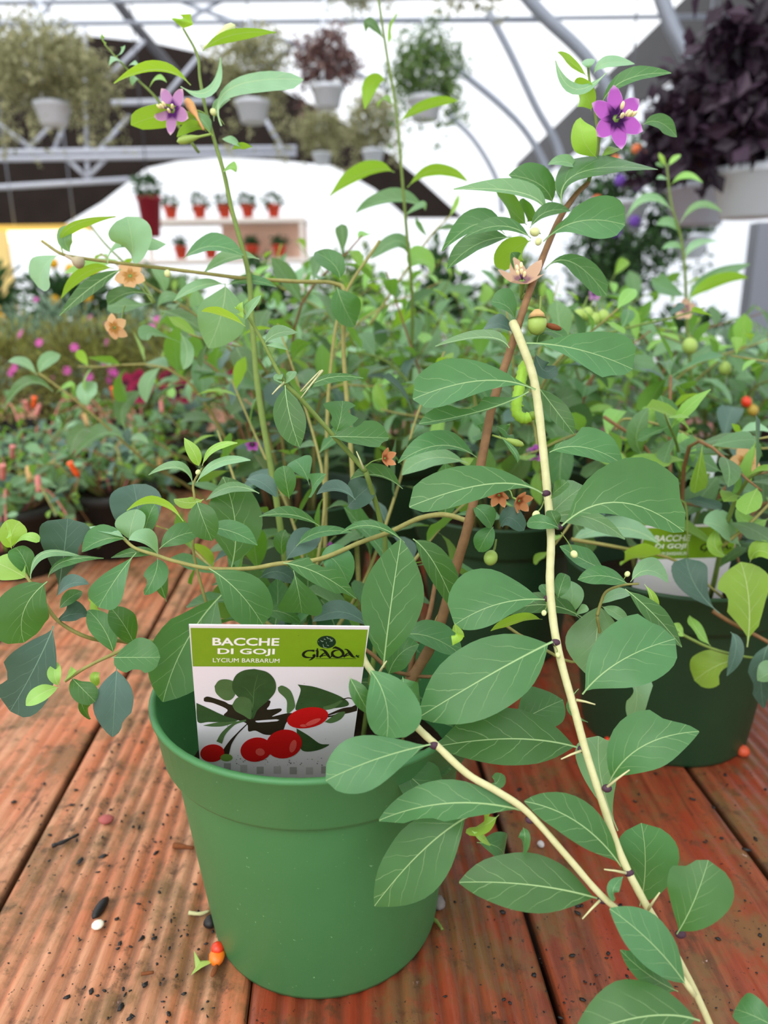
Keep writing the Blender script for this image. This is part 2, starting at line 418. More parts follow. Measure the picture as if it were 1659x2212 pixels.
# ------------------------------------------------------------------ flowers, buds, berries
def flower(parent, c, face, rad, n, mat, stalk_to=None, cup=.25, name='flower', rot=0.0, anth=5, aname='stamen', w=.42, tubel=.9):
    c = Vector(c); f = Vector(face).normalized(); a = Vector((0, 0, 1)) - f * f.z
    a = a.normalized() if a.length > .1 else Vector((1, 0, 0)); b = f.cross(a)
    g = lathe_geo([(rad * .07, -rad * tubel), (rad * .1, -rad * .6 * tubel), (rad * .13, -rad * .15), (rad * .15, -rad * .03)], c, 10, f)
    if stalk_to is not None:
        s = Vector(stalk_to); e = c - f * rad * tubel
        g = merge(g, tube_geo(catmull([s, (s + e) / 2 + Vector((0, 0, rad * .2)), e], 4), rad * .05, rad * .06, 6))
    fl = put(name, g[0], g[1], MATS['calyx_green'], parent, origin=c)
    for k in range(n):
        an = rot + 2 * math.pi * k / n; d = a * math.cos(an) + b * math.sin(an)
        B = c + d * rad * .12; T = c + d * rad + f * rad * cup * .6; M = c + d * rad * .55 + f * rad * cup * .15
        vs, fs, uv = [], [], []; s = f.cross(d)
        for i in range(8):
            t = i / 7; p = B * (1 - t) ** 2 + (M * 2 - (B + T) / 2) * 2 * t * (1 - t) + T * t * t
            ww = rad * w * (.5 + .5 * math.sin(math.pi * min(1, .1 + t * .72))) * max(0, 1 - t ** 3.2) ** .62 + rad * .012
            for j in range(-2, 3):
                u = j / 2; vs.append(p + s * u * ww + f * (.12 * ww * u * u)); uv.append((.5 + .5 * u, t))
        for i in range(7):
            for j in range(4):
                q = i * 5 + j; fs.append((q, q + 1, q + 6, q + 5))
        put('petal', vs, fs, mat, fl, uv, origin=c)
    rr = random.Random(int(rad * 1e6))
    for k in range(anth):
        an = rr.uniform(0, 6.3); sp = rr.uniform(.1, .32); e = c + f * rad * rr.uniform(.35, .6) + (a * math.cos(an) + b * math.sin(an)) * rad * sp
        st = put(aname, *tube_geo([c + (e - c) * .05, c + (e - c) * .5 + f * rad * .05, e], rad * .022, rad * .018, 5), M_PURPLEF, fl, origin=c)
        put('anther', *ball_geo(e, rad * .085, (e - c) + a * .3 * rad, .8, 1.5, 8, 6), M_CREAM, st, origin=e)
    return fl
plain('calyx_green', (128, 158, 78), .55, .3, .15, 200)
def bud(parent, base, tip, r, mat, name='bud', taper=.3):
    base, tip = Vector(base), Vector(tip); ax = (tip - base); L = ax.length
    g = merge(lathe_geo([(r * .25, 0), (r * .3, L * .35), (r * .75, L * .55), (r, L * .78), (r * .7, L * .93), (r * .1, L)], base, 10, ax))
    return put(name, g[0], g[1], mat, parent, origin=base)
def berry(parent, top, c, r, mat, name='berry', sz=1.15):
    top, c = Vector(top), Vector(c); ax = (top - c).normalized()
    b = put(name, *ball_geo(c, r, ax, 1, sz, 14, 10), mat, parent, origin=c)
    put('stalk', *tube_geo(catmull([top, (top + c) / 2 + Vector((.0006, 0, 0)), c + ax * r * .9], 4), r * .13, r * .22, 6), S_GREEN, b, origin=top)
    return b

# ================================================================== SETTING
FZ = -.80
def struct(name, vs, fs, mat, parent=None, smooth=False, **kw):
    o = put(name, vs, fs, mat, parent, smooth=smooth, **kw)
    if parent is None: o['kind'] = 'structure'
    return o
struct('floor', *box_geo((-14, -4, FZ - .1), (14, 34, FZ)), M_FLOOR)
def film_mat(name, rgb, clear):
    t = NT(name); a = t.n('ShaderNodeBsdfTransparent'); b = t.n('ShaderNodeBsdfTranslucent'); d = t.n('ShaderNodeBsdfDiffuse')
    a.inputs[0].default_value = (1, 1, 1, 1); b.inputs[0].default_value = (*lin(rgb), 1); d.inputs[0].default_value = (*lin(rgb), 1)
    m1 = t.n('ShaderNodeMixShader'); m1.inputs[0].default_value = .3; t.l(b.outputs[0], m1.inputs[1]); t.l(d.outputs[0], m1.inputs[2])
    m2 = t.n('ShaderNodeMixShader'); m2.inputs[0].default_value = 1 - clear; t.l(a.outputs[0], m2.inputs[1]); t.l(m1.outputs[0], m2.inputs[2])
    return t.out(m2.outputs[0])
M_FILM = film_mat('greenhouse_film', (248, 250, 255), .72)
M_SIDE = film_mat('greenhouse_side_film', (240, 244, 252), .45)
WX = 3.4; ZB, ZA = CAM_H + 2.40, CAM_H + 3.13
# film roof: one wide arch, extruded along the bay
pr = [(WX + (-15.4) * (1 - math.cos(math.pi * k / 24)) / 2, ZA + 4.6 * math.sin(math.pi * k / 24)) for k in range(25)]
vs = [Vector((x, y, z)) for y in (-4, 20) for x, z in pr]
struct('ceiling', vs, [(k, k + 1, k + 26, k + 25) for k in range(24)], M_FILM, smooth=True)
struct('wall_right', *box_geo((WX + .05, -4, FZ), (WX + .06, 20, ZB)), M_SIDE)
struct('wall_left', *box_geo((-12.06, -4, FZ), (-12.0, 20, ZA)), M_SIDE)
struct('wall_far', [Vector((x, 20, z)) for x, z in pr] + [Vector((-12, 20, FZ)), Vector((WX, 20, FZ))], [tuple(range(27))], M_SIDE)
struct('trim_1', *box_geo((WX - .02, .5, ZB), (WX + .04, 20, ZA)), M_BAND)       # dark sheet below the gutter
# dark shade gable with an arched opening
outer = [(-60, 96), (100, 82), (200, 78), (330, 92), (430, 114), (560, 168), (700, 240), (800, 298), (900, 380), (1000, 470)]
inner = [(-60, 500), (120, 492), (215, 436), (310, 362), (380, 346), (480, 338), (600, 344), (720, 356), (810, 408), (880, 470)]
fr = [atY(x, y, 12) for x, y in outer] + [atY(x, y, 12) for x, y in reversed(inner)]
n0 = len(fr); no = len(outer)
bk = [p + Vector((0, .1, 0)) for p in fr]
fs = [(i, i + 1, n0 - 2 - i, n0 - 1 - i) for i in range(no - 1)]
fs += [tuple(n0 + k for k in reversed(f)) for f in fs] + [(i, (i + 1) % n0, n0 + (i + 1) % n0, n0 + i) for i in range(n0)]
struct('wall_back', fr + bk, fs, M_SHADE)
# pipes of the greenhouse frame
def frame(name, Y, runs, r, mat):
    t = bpy.data.objects.new(name, None); COL.objects.link(t); t.location = atY(*runs[0][0], Y); t['kind'] = 'structure'
    for P in runs:
        Q = [atY(x, y, Y) for x, y in P]; Q = catmull(Q, 5) if len(Q) > 2 else Q
        tube('pipe', Q, r, r, mat, t, 8)
frame('trim_2', 10.4, [[(-60, 50), (1165, 44)], [(470, 45), (665, 106), (830, 190)], [(640, 92), (560, 160)], [(350, -15), (440, 22), (560, 66)], [(520, -20), (440, 22), (380, 60)]], .028, M_STEEL)
frame('trim_3', 8.0, [[(-60, 330), (640, 320)], [(-60, 345), (640, 333)], [(-60, 408), (310, 386)], [(240, 222), (460, 218)]], .026, M_WHITEPIPE)
frame('trim_4', 8.03, [[(183, 60), (187, 332)], [(187, 338), (190, 384)], [(140, 338), (188, 384)], [(188, 384), (236, 336)], [(-30, 250), (70, 322)], [(150, 238), (118, 322)], [(312, 88), (232, 168)], [(160, 222), (60, 322)],
                       [(430, 120), (330, 240)], [(280, 250), (200, 340)], [(560, 235), (610, 322)], [(52, 85), (55, 235)]], .02, M_WHITEPIPE)
frame('trim_5', 8.6, [[(235, -20), (278, 38), (330, 100), (385, 165)]], .05, M_DARKPIPE)
frame('trim_6', 9.4, [[(60, -20), (90, 30), (118, -10)], [(90, 30), (42, 86)], [(118, 48), (168, 92)], [(150, 100), (160, 60)]], .022, M_STEEL)
frame('trim_7', 5.5, [[(1118, -30), (1175, 35), (1262, 118), (1318, 205), (1350, 300)]], .045, M_STEEL)
frame('trim_8', 3.6, [[(1420, -30), (1452, 60), (1497, 150), (1530, 270), (1545, 420)]], .034, M_STEEL)
frame('trim_9', 7.0, [[(1055, 25), (1105, 120), (1158, 232), (1202, 312), (1225, 400)]], .035, M_STEEL)
frame('trim_10', 9.0, [[(900, 90), (995, 155), (1112, 256), (1172, 346), (1190, 420)]], .04, M_STEEL)
frame('trim_11', 12.0, [[(960, 240), (1022, 300), (1072, 386), (1085, 460)]], .04, M_STEEL)
o = tube('trim_12', [Vector((WX - .1, 1.5, CAM_H + 2.04)), Vector((WX - .1, 12, CAM_H + 2.04))], .03, .03, M_DARKPIPE, None); o['kind'] = 'structure'
o = put('trim_13', *box_geo(atY(1640, 480, 3.2) + Vector((0, 0, 0)), atY(1640, 480, 3.2) + Vector((.14, .08, 0)) + Vector((0, 0, FZ - atY(1640, 480, 3.2).z))), plain('grey_post', (128, 132, 142), .5), None, smooth=False); o['kind'] = 'structure'

# ================================================================== BENCH
s1a, s1b = on(0, 1950), on(215, 1560); s2a, s2b = on(1215, 2212), on(1095, 1830)
bd = ((s1b - s1a).normalized() + (s2b - s2a).normalized()).normalized(); bx = Vector((bd.y, -bd.x, 0))
PW = (s2a - s1a).dot(bx) / 2; S0 = s1a.dot(bx)
bench = thing('bench', bd * 1.4 + Vector((0, 0, FZ)), 'long red-stained wooden plank bench the pots stand on', 'bench')
def plank(k):
    rnd = random.Random(k + 40)
    x0, x1 = S0 + k * PW + (.0004 if k == 1 else .0018), S0 + (k + 1) * PW - (.0004 if k == 0 else .0018); wd = x1 - x0
    amp = {-1: .0012, 0: .0021, 1: .0021, 2: .0009}.get(k, .001); nr = 15; pts = []
    N = nr * 6
    pts.append((x0, -.028)); pts.append((x0, -.004))
    for i in range(N + 1):
        u = i / N; e = min(u, 1 - u) * wd
        z = -amp * (.5 - .5 * math.cos(2 * math.pi * u * nr)) * min(1, max(0, (e - .008) / .006)) - .003 * max(0, 1 - e / .004) ** 2
        pts.append((x0 + u * wd, z))
    pts.append((x1, -.004)); pts.append((x1, -.028))
    ys = [-.35, 0, .4, .9, 1.6, 2.4, 3.2]; vs, fs = [], []
    for y in ys:
        dz = 0 if y < .8 else rnd.uniform(-.001, .0006)
        for x, z in pts: vs.append(bx * x + bd * y + Vector((0, 0, z + dz)))
    n = len(pts)
    for i in range(len(ys) - 1):
        for j in range(n): a, b = i * n + j, i * n + (j + 1) % n; fs.append((a, b, b + n, a + n))
    fs.append(tuple(range(n - 1, -1, -1))); fs.append(tuple(range((len(ys) - 1) * n, len(ys) * n)))
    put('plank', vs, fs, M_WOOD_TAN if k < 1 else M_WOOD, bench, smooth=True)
for k in range(-7, 9): plank(k)
for y in (.3, 1.4, 2.9):
    A = bx * (S0 - 7 * PW) + bd * y; B = bx * (S0 + 9 * PW) + bd * y
    pv = [A, B, B + bd * .06, A + bd * .06]
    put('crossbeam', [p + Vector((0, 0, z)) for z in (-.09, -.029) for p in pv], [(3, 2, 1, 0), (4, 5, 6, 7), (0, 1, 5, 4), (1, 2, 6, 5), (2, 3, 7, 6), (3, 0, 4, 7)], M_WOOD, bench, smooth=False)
    for s in (-5, 7):
        c = bx * (S0 + s * PW) + bd * (y + .03)
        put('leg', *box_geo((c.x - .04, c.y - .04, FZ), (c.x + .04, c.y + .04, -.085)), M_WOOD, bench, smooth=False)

# ================================================================== POT BUILDER
POT = [(.0655, .006), (.067, .0), (.0702, .0), (.0712, .003), (.0845, .122), (.0848, .1245), (.0892, .1275), (.0905, .130), (.0938, .1555), (.0954, .1575), (.0956, .1588), (.0948, .1600), (.0925, .1600), (.0915, .1585), (.087, .128), (.0815, .120), (.068, .008), (.001, .006)]
POT_ME = None
def make_pot(parent, c, mat, s=1.0):
    global POT_ME
    if POT_ME is None or s != 1.0:
        vs, fs = lathe_geo([(r * s, z * s) for r, z in POT], (0, 0, 0), 64)
        me = mesh('pot', vs, fs); me.materials.append(mat)
        if s == 1.0: POT_ME = me
    else: me = POT_ME
    return link('pot', me, None, parent, Vector(c) - wpos(parent))
def make_soil(parent, c, r, z, seed=0):
    rnd = random.Random(seed); vs, fs = [Vector(c) + Vector((0, 0, z + .004))], []; n, m = 28, 8
    for j in range(1, m + 1):
        for k in range(n):
            a = 2 * math.pi * k / n; q = Vector((r * j / m * math.cos(a), r * j / m * math.sin(a), 0))
            vs.append(Vector(c) + q + Vector((0, 0, z + (.004 * mnoise.noise(q * 60 + Vector((seed, 0, 0))) + rnd.uniform(-.0012, .0012)) if j < m else z)))
    for k in range(n): fs.append((0, 1 + k, 1 + (k + 1) % n))
    for j in range(m - 1):
        for k in range(n):
            a, b = 1 + j * n + k, 1 + j * n + (k + 1) % n; fs.append((a, a + n, b + n, b))
    return put('soil', vs, fs, M_SOIL, parent, origin=Vector(c) + Vector((0, 0, z)))

# ================================================================== MAIN GOJI PLANT
MC = Vector((-.04035, .39161, 0))
goji = thing('goji_plant', MC, 'large goji shrub in the light green front pot, leafy shoots trailing over its rim', 'potted plant')
make_pot(goji, MC, M_POT); make_soil(goji, MC, .0800, .104, 3)
rg = random.Random(11)
def root(P):
    """a stem that starts above the soil of the front pot goes down into it"""
    a = P[0]; d = Vector((a.x - MC.x, a.y - MC.y, 0))
    if a.z < .24 and d.length < .085: P = [Vector((MC.x, MC.y, .1)) + d * .6] + P
    return P
def pstem(pts, r0, r1, mat, name='stem', seg=10, jit=.04, nodes=()):
    """pts: (px, py, depth) list"""
    return tube(name, catmull(root([at(*p) for p in pts]), 6), r0, r1, mat, goji, seg, jit)
# woody stem, arching over into the pale drooping shoot
pstem([(870, 1500, .425), (905, 1440, .425), (945, 1365, .425), (985, 1225, .425), (1015, 1120, .42), (1045, 970, .42), (1065, 870, .42), (1105, 748, .425), (1135, 655, .43), (1165, 575, .44), (1205, 480, .45), (1240, 425, .452), (1270, 395, .455)], .0034, .0016, S_BROWN)
pstem([(1270, 395, .455), (1292, 320, .455), (1285, 240, .457), (1272, 165, .46), (1270, 140, .46)], .0013, .0006, S_GREEN, seg=8)
pstem([(1108, 697, .424), (1122, 730, .418), (1148, 800, .412), (1160, 860, .408), (1172, 960, .40), (1182, 1060, .392), (1190, 1160, .384), (1188, 1260, .376), (1196, 1350, .37), (1212, 1430, .364), (1240, 1530, .356), (1266, 1625, .35), (1300, 1730, .344), (1340, 1845, .338), (1390, 1945, .334), (1430, 2010, .332), (1480, 2100, .33), (1530, 2205, .328), (1560, 2290, .326)], .0025, .0015, S_PALE)
pstem([(760, 1400, .405), (795, 1440, .39), (845, 1510, .362), (900, 1570, .346), (945, 1612, .338), (1010, 1672, .333), (1075, 1710, .331), (1140, 1755, .329), (1225, 1850, .326), (1290, 1925, .325), (1345, 1975, .324), (1420, 2040, .322), (1500, 2150, .32)], .0019, .0013, S_PALE)
pstem([(760, 1410, .42), (850, 1450, .42), (925, 1462, .425), (960, 1452, .43)], .0013, .001, S_BROWN, seg=6)
pstem([(880, 1470, .43), (895, 1400, .43), (925, 1335, .435), (940, 1260, .45)], .0022, .0014, S_BROWN, seg=6)
# left sideways branch
pstem([(1013, 1126, .421), (960, 1112, .428), (905, 1120, .43), (840, 1150, .425), (778, 1172, .415), (690, 1208, .405), (600, 1218, .40), (540, 1228, .40), (452, 1228, .40), (380, 1213, .40), (340, 1200, .402), (292, 1184, .405), (266, 1162, .408)], .0016, .0009, S_OLIVE, seg=8)
pstem([(520, 1520, .44), (440, 1470, .43), (345, 1390, .42), (290, 1395, .41), (245, 1413, .40), (185, 1442, .39), (140, 1472, .385)], .0013, .0008, S_OLIVE, seg=8)
pstem([(540, 1500, .46), (300, 1395, .44), (200, 1380, .41), (130, 1345, .40), (95, 1300, .395), (62, 1252, .395), (28, 1195, .40)], .0014, .0008, S_OLIVE, seg=8)
pstem([(790, 1018, .41), (760, 985, .408), (712, 932, .40), (650, 862, .395), (612, 822, .395), (570, 742, .395), (540, 690, .395), (524, 668, .395)], .0015, .0008, S_GREEN, seg=8)
pstem([(830, 1230, .44), (820, 1120, .43), (790, 1018, .41)], .0016, .0014, S_GREEN, seg=8)
pstem([(428, 1240, .42), (424, 1140, .415), (420, 1075, .41), (418, 1045, .41), (436, 1012, .41)], .0009, .0006, S_OLIVE, seg=6)
# long upright and sideways shoots at the upper left
pstem([(640, 1400, .50), (600, 1100, .50), (560, 860, .50), (545, 700, .50), (538, 600, .50), (522, 530, .50), (500, 450, .50), (484, 375, .50), (462, 300, .50), (444, 235, .50), (432, 170, .50), (426, 118, .50), (396, 62, .50)], .0024, .0008, S_GREEN, seg=8)
pstem([(780, 1350, .52), (760, 1000, .53), (742, 760, .53), (745, 640, .52), (722, 612, .52), (640, 608, .51), (520, 600, .505), (400, 585, .50), (290, 572, .495), (180, 558, .49), (132, 548, .485), (90, 520, .485)], .0018, .0009, S_OLIVE, seg=8)
pstem([(700, 1350, .56), (705, 1000, .57), (712, 820, .58), (740, 650, .59), (820, 520, .6)], .0018, .0012, S_OLIVE, seg=6)
# branchlet on the right of the drooping shoot
pstem([(1290, 1330, .395), (1297, 1305, .394), (1310, 1278, .392), (1345, 1264, .39), (1380, 1261, .388)], .0009, .0006, S_OLIVE, seg=6)
pstem([(965, 1300, .425), (1120, 1370, .425), (1235, 1430, .415), (1292, 1390, .405), (1290, 1330, .395)], .0009, .0008, S_OLIVE, seg=6)

LEAVES = '''
1137 741 1250 755 1366 797 50 42 .405 sg N.9,.35 R.93,.14,.3
1157 842 1040 822 892 862 40 52 .40 sg N.9,.35
1142 846 1045 886 905 915 10 42 .405 sg R.62,.16,.75 R.95,.2,.4 L.5,.4,.5
1162 835 1200 885 1240 938 24 20 .43 og
1187 977 1260 966 1345 1002 40 26 .395 og L.28,.16,.55
1213 1136 1335 1085 1477 1148 92 34 .375 cg L.93,.1,.35 N.9,.35 F.1
1172 1066 1060 1045 884 1095 36 50 .385 sg N.9,.35
1180 1125 1215 1085 1262 1050 34 34 .40 sp
1188 1072 1208 1055 1226 1040 14 14 .395 rg
1206 1140 1172 1128 1138 1130 16 16 .38 rg
1210 1142 1198 1122 1190 1102 15 15 .384 rg
1177 1295 1075 1305 982 1350 38 84 .372 cg N.9,.35 F.22
982 1345 985 1370 978 1394 16 10 .368 ly u
1194 1386 1068 1452 904 1550 80 82 .362 og N.95,.3 F.1
1252 1616 1115 1596 946 1612 58 62 .372 og N.9,.4
1110 1565 1165 1535 1216 1512 50 44 .395 og
1258 1500 1340 1428 1458 1380 80 70 .36 cg L.93,.1,.3 F.08 N.95,.3
1295 1303 1288 1380 1278 1465 55 60 .41 op
1350 1272 1415 1330 1473 1398 22 20 .38 lg
1392 1262 1412 1300 1408 1335 10 8 .385 ly
1358 1262 1305 1244 1248 1252 20 22 .385 og
1362 1257 1400 1232 1444 1258 22 14 .385 op
1310 1232 1265 1212 1209 1180 20 22 .40 og
1296 1307 1328 1285 1366 1282 12 14 .40 lp
1252 1336 1215 1310 1180 1307 15 14 .405 lg
1205 1292 1212 1266 1222 1240 17 18 .378 rg
1230 1328 1236 1290 1232 1255 26 24 .41 op
1300 1310 1330 1325 1362 1348 14 12 .40 lp
1240 1330 1256 1318 1272 1316 10 9 .4 dp
1195 1290 1180 1276 1170 1262 11 11 .378 rg
1258 1334 1170 1306 1080 1330 20 24 .395 lg
1172 1338 1115 1342 1060 1363 9 12 .40 ly u
1316 1690 1388 1612 1510 1580 66 52 .357 og N.95,.3 L.86,.16,.4 F.1
1335 1795 1300 1690 1293 1590 46 44 .385 sp
1342 1872 1250 1778 1133 1731 42 44 .337 og N.9,.4 F.1
1382 1958 1394 1870 1385 1778 60 66 .36 cg
1462 2018 1500 1945 1530 1858 66 66 .325 cg L.9,.14,.45 F.1
1485 2132 1412 2042 1317 1963 46 46 .32 og N.95,.3 F.08
1512 2205 1390 2196 1236 2245 66 70 .31 og N.95,.3 F.08
1465 2142 1400 2105 1340 2052 24 26 .328 og
1700 2235 1640 2200 1588 2180 30 36 .315 cg
1295 1942 1150 1912 992 1906 54 64 .328 og N.95,.3 F.08
1330 1942 1325 1920 1346 1894 14 12 .325 lg
1129 1751 970 1735 819 1772 36 46 .332 og N.95,.3 L.68,.12,.3 F.1
1014 1762 912 1838 809 1957 72 62 .345 og N.95,.3 F.08
930 1608 812 1640 704 1686 54 58 .332 cg N.95,.3 F.06
795 1442 832 1510 835 1596 70 48 .338 cg N.95,.25 F.1
755 1462 775 1500 800 1545 20 18 .342 lg
870 1462 880 1490 908 1520 24 18 .36 og
1078 1760 1052 1780 1028 1786 20 22 .335 dy
1130 1787 1134 1808 1131 1832 13 13 .332 rg
1062 1692 1074 1690 1082 1670 16 16 .338 rg
1020 1795 1040 1812 1060 1826 10 6 .335 ly
1030 1820 1075 1830 1090 1855 28 26 .35 og
1250 1488 1230 1530 1270 1560 8 6 .37 lg
845 1640 900 1690 960 1740 50 42 .37 og
858 1680 905 1660 975 1662 34 30 .39 og
828 1442 844 1310 866 1165 64 66 .372 og N.95,.25 F.08
452 1228 515 1278 568 1350 52 44 .39 cg N.95,.3 F.08
612 1216 690 1240 770 1294 28 26 .38 lg L.42,.1,.5 L.55,.08,.45 R.9,.12,.5
634 1232 645 1280 652 1324 46 46 .40 sg N.95,.3
478 1285 400 1390 352 1516 88 62 .42 og N.95,.2 R.2,.15,.2
425 1082 438 1120 458 1168 32 34 .385 og N.95,.3
500 1225 508 1130 482 1030 60 60 .425 og N.95,.2 F.06
344 1186 385 1158 436 1148 26 20 .40 og
440 1140 500 1148 556 1178 24 18 .40 lg
294 1194 252 1248 213 1312 34 34 .395 sg N.95,.3
344 1202 315 1170 278 1166 8 22 .395 op
273 1166 225 1165 177 1192 14 28 .405 og
269 1162 235 1148 187 1139 6 10 .404 lp
279 1168 284 1135 295 1100 32 30 .41 op
306 1170 320 1120 334 1090 22 22 .425 og
300 1168 298 1105 288 1046 56 50 .44 rk
396 1126 340 1086 274 1103 4 12 .40 ly u
340 1205 335 1240 312 1285 28 22 .41 og R.8,.15,.6
345 1200 300 1192 240 1205 12 10 .41 lg
102 1256 52 1318 52 1388 54 60 .385 rg N.95,.3 F.06
25 1185 25 1155 42 1126 26 28 .40 ry
28 1182 55 1160 85 1170 10 10 .40 sy
22 1175 18 1150 14 1128 6 6 .395 ly
58 1250 20 1228 -18 1212 34 34 .395 oy
66 1250 50 1205 32 1183 26 22 .40 og
66 1250 95 1195 182 1204 4 14 .395 lp
124 1286 138 1195 146 1120 56 54 .42 sk R.62,.14,.4
104 1248 140 1212 224 1206 6 14 .405 lg
122 1290 150 1262 192 1262 16 10 .40 ok
127 1316 150 1292 178 1278 14 14 .405 og
120 1348 150 1328 192 1328 24 22 .40 dk L.35,.2,.6 R.8,.2,.4
116 1352 76 1440 22 1536 56 62 .39 ck R.76,.09,.4 N.95,.3
246 1414 225 1360 190 1318 26 26 .405 og
292 1396 268 1350 238 1312 28 28 .415 og
243 1420 292 1420 346 1420 38 38 .38 rg N.95,.3 R.62,.14,.25
128 1482 118 1458 122 1430 14 14 .385 oy
128 1484 90 1498 56 1524 17 18 .382 oy
155 1464 178 1488 206 1516 22 26 .385 rg L.2,.2,.5
140 1470 152 1455 165 1448 9 8 .39 ly
175 1505 180 1530 195 1552 12 10 .385 lg
215 1452 205 1462 212 1480 9 10 .39 ry
252 1442 248 1510 243 1592 40 42 .388 ok L.82,.08,.35 N.95,.3
340 1440 330 1420 320 1400 10 10 .41 ly
360 1300 345 1250 350 1225 18 18 .44 rg
205 1290 207 1310 218 1320 20 14 .42 ry
616 832 625 895 647 966 32 36 .388 og N.95,.3 F.06
654 846 710 816 785 817 8 14 .392 lg
724 938 735 905 740 866 42 40 .405 dg L.5,.2,.5 R.7,.12,.6 N.95,.3
713 943 775 944 840 946 32 26 .40 cg L.45,.12,.35 R.9,.1,.5
530 705 485 682 436 673 3 12 .395 ly u
525 690 518 672 524 652 9 8 .395 ly
528 692 540 668 564 638 10 9 .395 op
570 744 600 720 642 718 16 9 .395 op
572 746 600 748 622 756 7 4 .395 lp
604 826 600 818 606 808 9 9 .395 rp
616 826 626 814 636 802 9 9 .395 rp
430 1010 420 980 398 946 15 13 .405 ly
437 1006 462 968 513 957 6 10 .405 oy
425 1042 470 1000 541 994 9 12 .405 op
417 1046 385 1010 321 1026 4 13 .405 op
440 1078 410 1086 376 1078 14 12 .41 oy
560 1066 500 1052 446 1080 16 9 .41 lp
530 1035 565 1042 597 1074 20 14 .43 ok
625 1078 618 1040 612 1006 24 22 .42 rg
668 1048 655 1015 636 994 24 28 .42 sg
672 1072 680 1045 704 1024 16 14 .41 lg
768 1080 728 1056 684 1068 6 18 .405 ok
750 1096 775 1070 806 1046 34 28 .43 rk
870 1056 815 1026 757 1036 4 22 .42 lg
690 1136 630 1112 560 1116 8 16 .42 lg
874 1172 805 1136 735 1152 6 12 .41 lg
617 1212 650 1172 692 1154 26 30 .43 ok
611 1202 608 1172 616 1144 18 18 .44 og
690 1205 722 1210 752 1262 38 30 .41 og
800 1358 740 1322 676 1342 18 22 .42 ok
892 1164 940 1220 986 1322 34 26 .40 og
868 1372 930 1376 998 1416 34 26 .42 og
838 1462 862 1415 905 1392 34 30 .41 og
640 1180 690 1150 760 1150 12 14 .43 lg
560 1250 600 1235 640 1260 16 20 .44 ok
560 1330 600 1320 650 1345 14 20 .44 og
1214 442 1255 372 1421 366 32 16 .445 og N.6,.9
1256 366 1220 350 1184 356 10 12 .455 lp
1194 440 1165 398 1099 378 22 34 .46 og
1179 458 1125 416 980 409 8 22 .445 lp
1138 486 1105 455 1076 424 22 24 .455 og u
1160 480 1140 462 1120 440 16 14 .46 og u
1145 493 1180 458 1232 456 14 12 .44 og
1174 522 1250 478 1350 486 42 42 .435 sg N.9,.3 L.36,.1,.25
1235 456 1265 444 1302 440 8 8 .455 ly u
1147 515 1082 488 1004 513 10 18 .435 lg
1090 506 1030 484 954 543 14 26 .45 lg
1104 513 1030 528 966 582 18 24 .445 lg
1147 520 1105 545 1092 584 34 30 .45 rn u
1177 582 1235 566 1310 638 22 26 .445 sg
1113 692 1095 662 1060 652 14 26 .43 cg
1106 718 1080 700 1047 706 12 16 .43 rk
1100 752 1048 728 940 748 4 15 .42 lp
1030 988 950 962 860 1000 10 30 .43 lg
1010 1000 930 990 868 1026 22 24 .45 op
1120 585 1115 560 1105 545 14 12 .45 lg
1160 740 1180 715 1230 735 12 18 .43 sg
1155 760 1175 800 1200 790 20 20 .44 ok
1066 1138 1050 1160 1034 1192 20 22 .42 rg
1080 1140 1100 1118 1132 1146 22 20 .415 rk
1020 1092 1045 1110 1062 1140 22 18 .42 og
1060 905 1045 930 1030 940 14 16 .43 og
1070 920 1090 930 1098 945 12 12 .425 og
1078 940 1110 975 1118 1000 6 6 .42 lg
1170 1125 1260 1115 1350 1165 16 26 .42 lp
930 1560 960 1540 990 1560 30 30 .39 og
396 64 395 50 396 36 22 22 .50 dy u
438 110 500 76 596 70 10 14 .495 ln u
412 184 340 150 246 180 4 16 .495 ly u
390 187 452 196 476 124 6 14 .49 lp
478 272 500 190 655 172 14 28 .49 sp
460 294 385 250 283 270 26 24 .495 sn u
455 290 440 262 405 240 10 14 .50 lp
446 284 415 274 382 296 10 12 .50 on u
462 262 470 225 498 214 8 10 .50 lp
478 300 500 302 518 314 6 10 .50 op
500 325 520 315 545 318 6 8 .51 ln u
480 372 500 360 510 372 8 10 .50 on
130 550 98 572 82 620 26 24 .485 sp
136 546 150 492 250 468 6 14 .485 ln u
154 548 140 515 160 488 16 16 .485 lp
286 568 285 520 274 468 44 44 .49 cp
232 572 265 518 358 528 4 24 .49 sp
262 582 200 618 128 682 14 16 .49 lg
246 580 185 590 132 645 10 14 .50 ln u
330 640 280 632 232 658 8 16 .51 sg
396 560 455 532 526 552 20 14 .50 og
1268 165 1235 136 1204 113 8 8 .455 ln u
1271 150 1271 138 1269 127 14 14 .458 dp
1283 160 1310 136 1371 138 12 10 .455 op
1310 157 1242 192 1200 131 12 10 .45 lp
1277 240 1266 208 1240 182 26 22 .455 on u
1300 222 1353 172 1450 158 16 12 .452 og
1290 341 1262 305 1254 254 28 28 .45 on u
1388 270 1424 264 1462 296 14 18 .455 og
1298 338 1318 326 1336 320 8 8 .455 on
487 612 478 680 450 752 52 50 .505 op N.95,.2
486 614 430 618 376 650 8 14 .51 lp
490 616 540 606 597 620 12 8 .51 lg
728 620 742 660 766 706 34 30 .51 og
735 605 720 570 680 545 26 22 .52 og
560 560 500 556 440 590 8 16 .51 lp
'''
nl = 0
for ln in LEAVES.strip().split('\n'):
    px_leaf(ln, goji, rg); nl += 1
